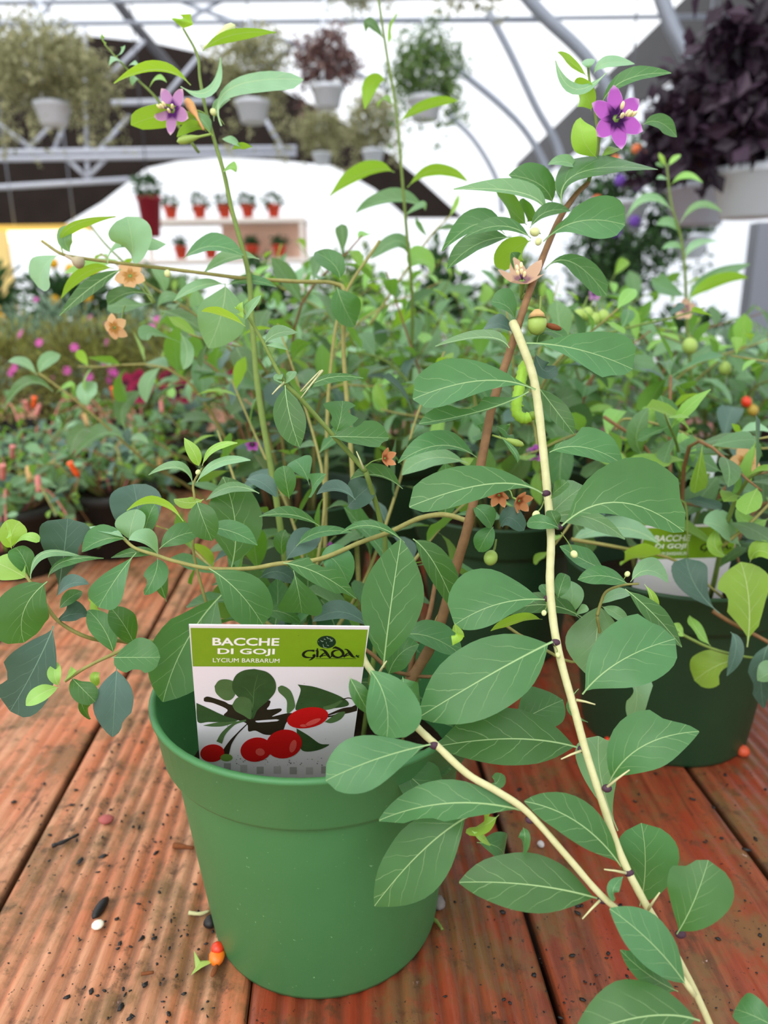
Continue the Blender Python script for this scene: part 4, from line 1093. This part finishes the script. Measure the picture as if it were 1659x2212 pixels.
# fruits and faded flowers on the plants behind (traced)
for (t_, c_, r_, d_, mt, pl) in [((1608, 845), (1612, 868), .0058, .88, M_RBERRY, midr), ((1622, 858), (1626, 886), .0062, .88, plain('ripening_berry', (176, 150, 60), .4), midr), ((1488, 720), (1490, 748), .008, .8, M_GBERRY, midr), ((1562, 765), (1566, 796), .007, .85, M_GBERRY, midr),
                                 ((1280, 650), (1268, 678), .006, .72, M_GBERRY, mid3), ((1290, 655), (1284, 690), .006, .72, M_GBERRY, mid3), ((1300, 655), (1303, 684), .006, .72, M_GBERRY, mid3), ((1270, 640), (1250, 682), .006, .72, M_GBERRY, mid3)]:
    berry(pl, at(*t_, d_), at(*c_, d_ - .003), r_, mt)
for (x, y, d_, nx, ny, rp, mt, pl) in [(495, 724, .62, -.9, .3, 24, P_MAUVE, midl), (545, 960, .66, .2, .9, 16, P_PURPLE, midl), (1158, 978, .62, -.5, .2, 20, P_PURPLE, mid3), (712, 1184, .58, .5, .3, 16, P_PURPLE, midl), (1480, 668, .85, -.8, .2, 24, P_BEIGE, midr), (1285, 632, .9, .3, .8, 18, P_MAUVE, mid2)]:
    flower(pl, at(x, y, d_), -FWD + RV * nx + DV * ny, rp * d_ / FPX, 5, mt, stalk_to=at(x + 14, y - 26, d_ + .01), cup=.5, anth=0)
tb = RC + Vector((.035, .035, .122)); tt_ = at(1536, 984, .645); ax_ = (tt_ - tb).normalized(); sx_ = RV * .0065; nn_ = ax_.cross(sx_).normalized() * .0004
tg_ = put('plant_tag', [tb + v for v in (-sx_ * .3, sx_ * .3)] + [tb.lerp(tt_, .45) - sx_, tb.lerp(tt_, .45) + sx_, tt_ - sx_ * .9, tt_ + sx_ * .9] + [tb + v + nn_ for v in (-sx_ * .3, sx_ * .3)] + [tb.lerp(tt_, .45) - sx_ + nn_, tb.lerp(tt_, .45) + sx_ + nn_, tt_ - sx_ * .9 + nn_, tt_ + sx_ * .9 + nn_],
          [(0, 1, 3, 2), (2, 3, 5, 4), (8, 9, 7, 6), (10, 11, 9, 8), (4, 5, 11, 10), (0, 2, 8, 6), (2, 4, 10, 8), (3, 1, 7, 9), (5, 3, 9, 11)], M_WHITEPL, None, smooth=False, origin=tb)
tag(tg_, 'narrow blank white plastic tag standing in the right shaded pot', 'plant tag')

# ================================================================== CLOUDS OF SMALL LEAVES
def cloud_mat(name, a, b, tr):
    t = NT(name); g = t.n('ShaderNodeNewGeometry'); c = t.mix(g.outputs['Random Per Island'], lin(a), lin(b))
    pb = t.pbsdf(c, .5, .35); x = t.n('ShaderNodeBsdfTranslucent'); t.l(c, x.inputs[0])
    mx = t.n('ShaderNodeMixShader'); mx.inputs[0].default_value = tr; t.l(pb, mx.inputs[1]); t.l(x.outputs[0], mx.inputs[2]); return t.out(mx.outputs[0])
C_OLIVE = cloud_mat('olive_foliage', (118, 120, 80), (190, 188, 146), .4)
C_GREEN = cloud_mat('fresh_foliage', (70, 104, 52), (132, 160, 92), .35)
C_GREY = cloud_mat('grey_green_foliage', (98, 128, 100), (150, 176, 150), .3)
C_DARK = cloud_mat('dark_foliage', (34, 62, 34), (72, 110, 58), .25)
C_PURPLE = cloud_mat('purple_black_foliage', (24, 13, 26), (62, 42, 60), .1)
C_WINE = cloud_mat('wine_foliage', (92, 62, 66), (146, 116, 108), .25)
C_HEATH = cloud_mat('heath_foliage', (88, 84, 46), (158, 164, 88), .35)
def cloud(name, parent, pts, size, mat, seed, asp=.45, droop=.2):
    """one mesh of folded little leaves at pts"""
    g = np.random.default_rng(seed); P = np.asarray(pts); n = len(P)
    d = g.normal(size=(n, 3)); d[:, 2] -= droop; d /= np.linalg.norm(d, axis=1)[:, None]
    u = g.normal(size=(n, 3)) * .7 + np.array([0, -.2, 1]); u -= d * (u * d).sum(1)[:, None]; u /= np.linalg.norm(u, axis=1)[:, None] + 1e-9
    s = np.cross(d, u); L = (size * g.uniform(.6, 1.3, n))[:, None]; w_ = L * asp
    V = np.stack([P, P + d * L * .5 + s * w_ * .5 + u * w_ * .18, P + d * L, P + d * L * .5 - s * w_ * .5 + u * w_ * .18, P + d * L * .5], 1)
    b = (np.arange(n) * 5)[:, None, None]; F = b + np.array([[0, 1, 4], [1, 2, 4], [2, 3, 4], [3, 0, 4]])[None]
    c = P.mean(0); me = bpy.data.meshes.new(name)
    me.from_pydata((V.reshape(-1, 3) - c).tolist(), [], F.reshape(-1, 3).tolist()); me.update()
    o = link(name, me, mat, parent, Vector(c.tolist()) - (wpos(parent) if parent is not None else Vector())); o['kind'] = 'stuff'; return o
def blob_pts(c, r, n, seed, shell=.5, lump=.25):
    g = np.random.default_rng(seed); d = g.normal(size=(n, 3)); d /= np.linalg.norm(d, axis=1)[:, None]
    k = g.normal(size=(6, 3)) * 2.2; ph = g.uniform(0, 6, 6)
    f = 1 + lump * np.sin(d @ k.T * 1.6 + ph).sum(1) / 2.4
    rad = (shell + (1 - shell) * g.random(n)) * f
    return np.array(c) + d * rad[:, None] * np.array(r)
def strands(c, r, n, ln, seed, per=24):
    g = np.random.default_rng(seed); out = []
    for i in range(n):
        a = g.uniform(0, 2 * np.pi); p = np.array(c) + np.array([math.cos(a) * r, math.sin(a) * r, 0]) * g.uniform(.6, 1.05); L = ln * g.uniform(.4, 1.1)
        tt = g.random(per)[:, None]; out.append(p + np.array([math.cos(a) * .06, math.sin(a) * .06, 0]) * tt + np.array([0, 0, -1]) * L * tt + g.normal(size=(per, 3)) * .014)
    return np.concatenate(out)
RAILZ = CAM_H + 2.35
def basket(px, py, Y, prx, mat, label, rx, rz, dz=0.0, n=1800, size=.035, seed=1, ns=10, sl=.3, potmat=None, group='hanging baskets', asp=.45):
    """px, py: centre of the pot's top rim in the picture; Y: distance; prx: rim radius; foliage rx, rz in m"""
    c = atY(px, py, Y); t = thing('hanging_basket', c, label, 'hanging basket', group); r = prx; h = r * 1.1
    put('pot', *lathe_geo([(r * .68, -h), (r * .72, -h), (r * .96, -.012), (r * 1.04, -.012), (r * 1.04, .008), (r * .97, .008), (r * .7, -h + .01), (.001, -h + .01)], c, 32), potmat or M_WHITEPL, t, origin=c)
    put('soil', *lathe_geo([(r * .93, -.02), (.001, -.012)], c, 24), M_SOIL, t, origin=c)
    hk = c + Vector((0, 0, .42))
    for k in range(3):
        a = R(120 * k + 20); tube('hanger_wire', [c + Vector((math.cos(a) * r, math.sin(a) * r, 0)), hk], .0035, .0035, M_WHITEPL, t, 5)
    tube('hook', [hk, Vector((hk.x, hk.y, RAILZ - .02))], .004, .004, M_STEEL, t, 5)
    P = blob_pts(c + Vector((0, 0, dz)), (rx, rx, rz), n, seed)
    if ns: P = np.concatenate([P, strands(c + Vector((0, 0, dz * .5)), rx * .85, ns, sl, seed + 5)])
    P = P[~((np.abs(P[:, 0] - c.x) < r * 1.15) & (P[:, 1] < c.y + r) & (P[:, 2] < c.z + .02) & (P[:, 2] > c.z - h * 1.1))]
    cloud('foliage', t, P, size, mat, seed, asp)
    return t
RAILS = set()
def rail(Y, k):
    o = tube('trim_%d' % k, [Vector((-7, Y, RAILZ)), Vector((3.3, Y, RAILZ))], .02, .02, M_STEEL, None, 8); o['kind'] = 'structure'
BK = [(112, 226, 3.6, .075, C_OLIVE, 'leftmost hanging basket, a big pale olive trailing plant in a white pot', .28, .20, .12, 5200, .03, 51, 26, .26),
      (545, 222, 4.2, .085, C_OLIVE, 'olive green hanging basket behind the upright shoot with the mauve flower', .19, .22, .14, 3400, .03, 52, 14, .40),
      (707, 190, 4.2, .082, C_WINE, 'hanging basket with wine-coloured foliage over a white pot', .16, .13, .13, 1500, .036, 53, 4, .16),
      (918, 214, 4.0, .085, C_GREEN, 'green bushy hanging basket right of the tall thin shoot', .18, .22, .10, 2600, .034, 54, 12, .34),
      (695, 332, 6.6, .075, C_OLIVE, 'small far hanging basket below the wine-coloured one', .20, .20, .16, 1900, .04, 55, 8, .2),
      (806, 326, 5.9, .08, C_OLIVE, 'small far hanging basket right of its olive neighbour', .19, .20, .18, 1900, .04, 56, 8, .2),
      (780, -45, 4.9, .09, C_OLIVE, 'hanging basket cut by the top of the picture, in the middle', .20, .14, 0, 1900, .034, 57, 8, .24),
      (1010, -70, 3.6, .09, C_OLIVE, 'hanging basket cut by the top of the picture, nearer the gutter', .19, .13, 0, 1700, .034, 58, 7, .2),
      (1630, 370, 2.0, .098, C_PURPLE, 'purple-black leaved hanging basket nearest at the right in a white pot', .20, .19, .17, 2300, .055, 59, 5, .10),
      (1512, 404, 2.6, .105, C_PURPLE, 'purple-black leaved hanging basket behind in a pale grey pot', .19, .17, .16, 1900, .055, 60, 4, .08),
      (1345, 440, 3.2, .10, C_DARK, 'dark green hanging basket dotted with violet flowers', .22, .34, -.04, 2600, .045, 61, 14, .4),
      (1490, 510, 4.1, .10, C_DARK, 'dark trailing hanging basket beside the grey post', .12, .14, .05, 900, .04, 62, 9, .5)]
for i, b in enumerate(BK):
    px, py, Y, pr_, mt, lab, rx, rz, dz, n, sz, sdd, ns, sl = b
    t = basket(px, py, Y, pr_, mt, lab, rx, rz, dz, n, sz, sdd, ns, sl, plain('pale_grey_plastic', (190, 198, 212), .5) if i == 9 else None, asp=.62 if mt == C_PURPLE else .45)
    if i == 10:
        for (fx, fy) in [(1377, 400), (1371, 478), (1340, 390), (1300, 455), (1385, 350), (1330, 500)]:
            put('violet_flower', *ball_geo(atY(fx, fy, 2.88), .022, (0, 1, 0), 1, .5, 9, 5), plain('violet_petals', (110, 70, 170), .6), t)
        for (fx, fy) in [(1330, 346), (1375, 322), (1395, 326), (1290, 432)]:
            put('orange_flower', *ball_geo(atY(fx, fy, 2.88), .018, (0, 1, 0), 1, .5, 9, 5), plain('orange_petals', (226, 120, 70), .6), t)
for k, Y in enumerate(sorted({round(b[2], 2) for b in BK})): rail(Y, 14 + k)

# ================================================================== OTHER PLANTS ON THE BENCH
SMALLPOT = mesh('pot', *lathe_geo([(.05, 0), (.062, .085), (.066, .085), (.067, .1), (.06, .1), (.047, .01), (.001, .01)], (0, 0, 0), 28)); SMALLPOT.materials.append(plain('black_nursery_pot', (34, 34, 34), .55))
def pot_small(t, c): link('pot', SMALLPOT, None, t, Vector())
def heath(px, Y, lab, mat, seed, rx, top, fcol, nf, fs_, n=3000, size=.02, grp='fine-leaved flowering bushes', fshape=.6):
    c = Vector((colx(px, Y), Y, 0)); t = thing('flowering_bush', c, lab, 'potted plant', grp); pot_small(t, c)
    zc = (.10 + top) / 2; P = blob_pts(c + Vector((0, 0, zc)), (rx, rx, top - zc), n, seed, .35, .2)
    cloud('foliage', t, P, size, mat, seed, .35, -.5)
    g = random.Random(seed)
    put('stem', *merge(*[tube_geo([c + Vector((0, 0, .1)), c + Vector((g.uniform(-1, 1) * rx * .5, g.uniform(-1, 1) * rx * .5, top * .8))], .003, .001, 5) for _ in range(5)]), S_BROWN, t)['kind'] = 'stuff'
    me = None
    for i in range(nf):
        a = g.uniform(math.pi, 2 * math.pi); el = g.uniform(-.2, 1.2); d = Vector((math.cos(a) * math.cos(el), math.sin(a) * math.cos(el), math.sin(el)))
        p = c + Vector((d.x * rx * 1.03, d.y * rx * 1.03, zc + d.z * (top - zc) * 1.03))
        if me is None:
            vs, fs = [Vector((0, 0, 0))], []
            for k in range(6):
                for s in (-.3, .3): aa = k * math.pi / 3 + s; vs.append(Vector((math.cos(aa) * fs_, math.sin(aa) * fs_, fs_ * .25)))
                fs.append((0, 1 + 2 * k, 2 + 2 * k))
            me = mesh('flower', vs, fs); me.materials.append(fcol)
        o = bpy.data.objects.new('flower', me); COL.objects.link(o); o.parent = t
        q = Vector((0, 0, 1)).rotation_difference((d + Vector((0, -.6, .2))).normalized()).to_matrix().to_4x4(); q.translation = p - c; o.matrix_basis = q
    return t
PK = plain('pink_petals', (214, 80, 178), .6, .2); WHT = plain('white_petals', (244, 246, 248), .6, .2)
for i, (px, Y, lab, rx, top) in enumerate([(20, 1.75, 'olive heath-like bush with pink flowers at the left edge', .17, .335), (205, 1.72, 'olive heath-like bush with the most pink flowers, second from left', .17, .35), (390, 1.78, 'olive heath-like bush with pink flowers, third from left', .17, .35), (120, 2.2, 'heath-like bush in the back row left, greyer and paler', .2, .385), (330, 2.25, 'heath-like bush in the back row beside the goji shrubs', .2, .37)]):
    heath(px, Y, lab, C_HEATH if i < 3 else C_GREY, 200 + i, rx, top, PK, 11 if i < 3 else 4, .009)
for i, (px, Y, lab, rx, top) in enumerate([(1400, 1.75, 'fine grey-green bush with tiny white flowers, left of three at the right', .19, .30), (1620, 1.7, 'fine grey-green bush with tiny white flowers at the right edge', .19, .29), (1240, 2.05, 'fresh green bush with tiny white flowers behind the goji row', .2, .36)]):
    heath(px, Y, lab, C_GREY if i < 2 else C_GREEN, 230 + i, rx, top, WHT, 26, .008, 2600, .028)
# low trailing plants with orange tubes and pink stems
M_TUBE_O = plain('orange_tube', (240, 96, 40), .5, .3)
def trailing(px, Y, lab, seed, rad, hi):
    c = Vector((colx(px, Y), Y, 0)); rnd = random.Random(seed); t = thing('trailing_plant', c, lab, 'potted plant', 'low trailing plants at the left'); pot_small(t, c)
    make_soil(t, c, .058, .09, seed)
    for i in range(19):
        a = R(360 * (i + rnd.random()) / 19); d = Vector((math.cos(a), math.sin(a), 0)); s = c + d * .02 + Vector((0, 0, .09)); e = c + d * rad * rnd.uniform(.5, 1.1) + Vector((0, 0, rnd.uniform(.03, hi)))
        shoot(t, [s, s.lerp(e, .5) + Vector((0, 0, .05)), e], .002, .0009, rnd.choice([S_PINK, S_OLIVE, S_BROWN, S_OLIVE]), 15, .029, rnd, 'mmpkm', droop=.1)
    for i in range(4):
        a = rnd.uniform(math.pi, 2 * math.pi); p = c + Vector((math.cos(a) * rad * rnd.uniform(.3, .9), math.sin(a) * rad * rnd.uniform(.3, .9), hi * rnd.uniform(.75, 1.05)))
        put('tube_flower', *lathe_geo([(.0025, 0), (.004, .006), (.0036, .018), (.0044, .022), (.003, .022)], p, 8, (rnd.uniform(-.4, .4), -.3, -1 if i % 2 else 1)), M_TUBE_O if i == 0 else M_CALYX if i % 3 == 1 else S_PINK, t)
for i, (px, Y, lab, rad, hi) in enumerate([(20, 1.02, 'trailing plant with pink stems at the left edge of the bench', .16, .17), (235, 1.10, 'grey-green trailing plant beside the one at the left edge', .17, .18), (60, 1.36, 'trailing plant in the second row, left edge, under the heath bushes', .17, .21), (300, 1.40, 'trailing plant in the second row by the wine red petunia', .17, .21)]):
    trailing(px, Y, lab, 300 + i, rad, hi)
# wine red petunia behind the trailing plants
c = Vector((colx(410, 1.52), 1.52, 0)); pt = thing('petunia', c, 'wine red petunia in a pot behind the low trailing plants', 'potted plant'); pot_small(pt, c); make_soil(pt, c, .058, .09, 9)
rnd = random.Random(91)
for i in range(9):
    a = R(40 * i); d = Vector((math.cos(a), math.sin(a), 0)); s = c + Vector((0, 0, .09)); e = c + d * .12 + Vector((0, 0, .2))
    shoot(pt, [s, s.lerp(e, .5) + Vector((0, 0, .03)), e], .002, .001, S_GREEN, 9, .035, rnd, 'mkm')
    flower(pt, e + Vector((0, 0, .01)), Vector((d.x * .5, -.8, .5)), .03, 5, petal_mat('wine_petal', (60, 6, 30), (140, 14, 60), (160, 30, 80)) if 'wine_petal' not in MATS else MATS['wine_petal'], stalk_to=e, cup=.2, w=.6, anth=0)

# ================================================================== FURTHER BACK
M_BLACKPOT = plain('black_tub', (40, 42, 44), .6)
def shrub(px, Y, top, rx, mat, lab, seed, extra=None):
    c = Vector((colx(px, Y), Y, FZ)); t = thing('tub_shrub', c, lab, 'potted plant', 'tub plants beyond the bench')
    put('tub', *lathe_geo([(.15, 0), (.2, .32), (.21, .32), (.17, .35), (.19, .35), (.14, .03), (.001, .03)], c, 24), M_BLACKPOT, t, origin=c)
    tube('stem', [c + Vector((0, 0, .03)), Vector((c.x, c.y, top - .3))], .02, .012, S_BROWN, t, 6)
    zc = (FZ + .45 + top) / 2; cloud('foliage', t, blob_pts((c.x, c.y, zc), (rx, rx, top - zc), 2400, seed, .5), .07, mat, seed)
    if extra:
        g = random.Random(seed)
        for i in range(10):
            a = g.uniform(math.pi * 1.1, math.pi * 1.9); p = Vector((c.x + math.cos(a) * rx, c.y + math.sin(a) * rx, top - g.uniform(.05, .5)))
            put('bloom', *ball_geo(p, .03, (0, 1, .3), 1, .5, 9, 5), extra, t)
YEL = plain('yellow_petals', (236, 180, 40), .6)
for i, (px, Y, top, rx, mt, lab, ex) in enumerate([(-20, 3.9, .60, .22, C_DARK, 'dark tub shrub with yellow blooms cut by the left edge', YEL), (170, 4.3, .62, .22, C_DARK, 'dark tub shrub with yellow blooms under the strip light', YEL), (370, 4.6, .60, .235, C_GREEN, 'fresh green tub shrub under the far bright opening', None), (570, 4.2, .58, .22, C_DARK, 'dark tub shrub under the display stand', None),
    (760, 4.6, .58, .235, C_GREEN, 'fresh green tub shrub straight behind the tall thin shoot', None), (950, 4.1, .58, .22, C_DARK, 'dark tub shrub left of the long brown stem', None), (1120, 4.6, .60, .22, C_GREEN, 'fresh green tub shrub below the gutter sheet', None), (1310, 4.9, .60, .235, C_DARK, 'dark tub shrub below the violet-flowered basket', None), (1480, 4.3, .28, .22, C_DARK, 'low dark tub shrub in front of the white side wall', None)]):
    shrub(px, Y, top, rx, mt, lab, 400 + i, ex)
# display stand with red pots
SY = 8.0; M_STAND = plain('display_stand_paint', (232, 222, 214), .6)
z1 = atY(480, 474, SY).z; z2 = atY(480, 560, SY).z; xl, xr = atY(300, 474, SY).x, atY(660, 474, SY).x
stand = thing('display_stand', Vector(((xl + xr) / 2, SY, FZ)), 'pale two-tier display stand carrying rows of small red pots', 'stand')
for z in (z1, z2): put('shelf', *box_geo((xl, SY - .15, z - .04), (xr, SY + .25, z)), M_STAND, stand, smooth=False)
put('back_panel', *box_geo((atY(470, 474, SY).x, SY + .16, z2), (xr - .02, SY + .18, z1 - .04)), plain('peach_panel', (236, 196, 172), .7), stand, smooth=False)
for x in (xl + .03, xr - .03):
    for y in (SY - .12, SY + .22): put('leg', *box_geo((x - .02, y - .02, FZ), (x + .02, y + .02, z1 - .04)), M_STAND, stand, smooth=False)
where = ['first', 'second', 'third', 'fourth', 'fifth']
for row, (zz, xs) in enumerate([(z1, [370, 432, 486, 536, 592]), (z2, [385, 450, 540, 600])]):
    for i, px in enumerate(xs):
        x = atY(px, 470, SY).x; c = Vector((x, SY, zz)); lab = '%s small red pot from the left on the %s tier of the pale stand' % (where[i], 'upper' if row == 0 else 'lower')
        t = thing('potted_herb', c, lab, 'potted plant', 'red pots on the pale stand')
        put('pot', *lathe_geo([(.045, 0), (.066, .105), (.072, .105), (.072, .13), (.062, .13), (.04, .01), (.001, .01)], c, 20), M_TERRA, t, origin=c)
        cloud('foliage', t, blob_pts(c + Vector((0, 0, .17)), (.085, .085, .06), 160, 500 + i + 9 * row, .3), .05, C_DARK, 500 + i)
# hanging red pot at the edge of the bright opening
c = atY(325, 470, 7.0); t = thing('hanging_pot', c, 'tall red hanging pot with a dark plant at the edge of the bright opening', 'hanging basket')
put('pot', *lathe_geo([(.07, -.16), (.10, .14), (.11, .14), (.11, .17), (.09, .17), (.06, -.14), (.001, -.14)], c, 20), plain('wine_red_plastic', (150, 26, 44), .5), t, origin=c)
cloud('foliage', t, blob_pts(c + Vector((0, 0, .24)), (.11, .11, .1), 300, 77, .3), .06, C_DARK, 77)
tube('hook', [c + Vector((0, 0, .17)), Vector((c.x, c.y, RAILZ - .02))], .006, .006, M_DARKPIPE, t, 5); rail(7.0, 40)
# lit strip and yellow panel
def emit(name, rgb, s):
    t = NT(name); e = t.n('ShaderNodeEmission'); e.inputs[0].default_value = (*lin(rgb), 1); e.inputs[1].default_value = s; return t.out(e.outputs[0])
a, b = atY(12, 512, 7.5), atY(186, 508, 7.5)
t = thing('strip_light', a, 'glowing warm strip light above the stall at the far left', 'lamp')
put('tube', *tube_geo([a, b], .05, .05, 12), emit('warm_tube', (255, 236, 190), 4.0), t)
put('housing', *box_geo((a.x - .05, a.y - .07, a.z + .05), (b.x + .05, a.y + .07, a.z + .10)), plain('yellow_enamel', (240, 196, 90), .5), t, smooth=False)
for x in (a.x + .1, b.x - .1): tube('hanger_wire', [Vector((x, a.y, a.z + .1)), Vector((x, a.y, RAILZ))], .006, .006, M_STEEL, t, 5)
rail(7.5, 41)
p = atY(-60, 500, 7.3); q = atY(20, 570, 7.3)
o = put('sign_board', *box_geo((p.x, p.y, FZ), (q.x, p.y + .06, p.z)), plain('yellow_board', (236, 206, 130), .6), None, smooth=False); tag(o, 'plain yellow board standing at the far left edge', 'board')

# ================================================================== BITS ON THE BENCH
def top(px, py, z=.0): return on(px, py, z)
def lump(px, py, r, mat, name, label, cat_, sx=1, sy=1, sz=.6, rot=0, grp=None, seed=0):
    rnd = random.Random(seed + int(px)); c = top(px, py); vs, fs = ball_geo((0, 0, 0), r, (0, 0, 1), 1, 1, 12, 8); out = []
    for v in vs:
        k = 1 + .18 * mnoise.noise(v * (2.2 / r) * .5 + Vector((seed, px, 0))); x, y, z = v.x * sx * k, v.y * sy * k, v.z * sz * k
        out.append(c + Vector((x * math.cos(rot) - y * math.sin(rot), x * math.sin(rot) + y * math.cos(rot), z + r * sz * .9)))
    o = put(name, out, fs, mat, None, origin=c); tag(o, label, cat_, grp); return o
h = lump(218, 1968, .0042, M_BLACK, 'seed_husk', 'black seed husk with a white tip on the plank left of the pot', 'seed', .75, 2.2, .7, -.15)
put('white_tip', *ball_geo(top(212, 2003) + Vector((0, 0, .002)), .0032, (0, 0, 1), 1.2, .6, 10, 6), M_CREAMW, h)
lump(230, 1775, .0042, plain('dusty_pink', (164, 84, 80), .7), 'petal_scrap', 'dusty pink scrap on the ribbed plank, upper left', 'scrap', 1.3, 1.2, .6)
lump(455, 1999, .0042, M_BLACK, 'pebble', 'small black pebble touching the left side of the front pot', 'pebble', 1, 1.1, .8)
lump(948, 1958, .0042, plain('grey_grit', (120, 112, 110), .7, .3, .3, 300), 'pebble', 'grey gritty pebble at the right side of the front pot', 'pebble', 1, 1.3, .8)
lump(1168, 1828, .0026, plain('white_grit', (190, 184, 184), .7), 'pebble', 'tiny whitish pebble in the plank gap under the leaves', 'pebble', 1, 1, .8)
ob = lump(470, 2076, .0052, M_OBERRY, 'squashed_berry', 'squashed orange berry with a green calyx beside the front pot', 'berry', .9, 1.2, .75)
put('red_skin', *ball_geo(top(472, 2068) + Vector((0, 0, .007)), .004, (0, 0, 1), 1, .8, 10, 6), M_RBERRY, ob)
put('dry_husk', *ball_geo(top(464, 2106) + Vector((0, 0, .003)), .0028, (.2, 1, 0), .6, 1.5, 8, 6), M_DRY, ob)
cc = top(434, 2090); put('calyx', [cc + Vector((x, y, z)) for x, y, z in [(0, 0, .004), (-.006, .009, .003), (-.001, .003, .002), (.009, .002, .003), (.001, -.002, .002), (-.004, -.007, .002), (-.003, -.001, .001)]], [(0, 1, 2), (0, 2, 3), (0, 3, 4), (0, 4, 5), (0, 5, 6), (0, 6, 1)], M_GBERRY, ob)
lump(1603, 1632, .0055, plain('orange_red_berry', (206, 84, 50), .45, .4, .3, 200), 'fallen_berry', 'orange-red berry lying beside the right shaded pot', 'berry', 1, 1, .9)
lump(1316, 1612, .005, M_RBERRY, 'fallen_berry', 'red berry lying between the pots behind the drooping shoot', 'berry', 1, 1, .9)
def twig(pts, r, mat, label, name='twig'):
    o = tube(name, catmull([on(x, y, r * 1.0 + .0004) for x, y in pts], 4), r, r * .6, mat, None, 6, .2); tag(o, label, 'twig'); return o
twig([(112, 1828), (138, 1818), (170, 1802)], .0016, M_BLACK, 'crooked black twig on the ribbed plank at the left')
twig([(408, 1972), (432, 1974), (452, 1968)], .0013, S_PALE, 'short pale green stalk lying left of the front pot')
twig([(305, 2104), (332, 2100)], .0012, M_DRY, 'short brown twig on the plank below the squashed berry')
twig([(375, 1826), (418, 1832)], .002, M_DRY, 'brown bark strip behind the front pot on the left')
twig([(932, 1982), (945, 1992), (956, 2008)], .0014, S_GREEN, 'green stalk scrap at the right foot of the front pot')
# soil crumbs scattered over the planks: nobody could count them
rnd = random.Random(3); vs, fs = [], []
for i in range(520):
    if rnd.random() < .6: x, y = rnd.triangular(-20, 520, 330), rnd.uniform(1540, 2210)
    else: x, y = rnd.uniform(930, 1659), rnd.uniform(1650, 2210)
    c = top(x, y); r = rnd.choice([.0003, .0004, .0005, .0007, .0012]) * rnd.uniform(.6, 1.3); a0 = rnd.uniform(0, 3); q = Vector((math.cos(a0), math.sin(a0), 0)); e = rnd.uniform(1, 2.4)
    b, f = ball_geo((0, 0, 0), r, (0, 0, 1), 1, .6, 6, 4); k = len(vs)
    vs += [c + Vector((0, 0, r * .3)) + (v + q * v.dot(q) * (e - 1)) * rnd.uniform(.65, 1.3) for v in b]; fs += [tuple(j + k for j in g) for g in f]
o = put('soil_crumbs', vs, fs, M_BLACK, None); tag(o, 'dark soil crumbs scattered over the red planks', 'soil', None, 'stuff')
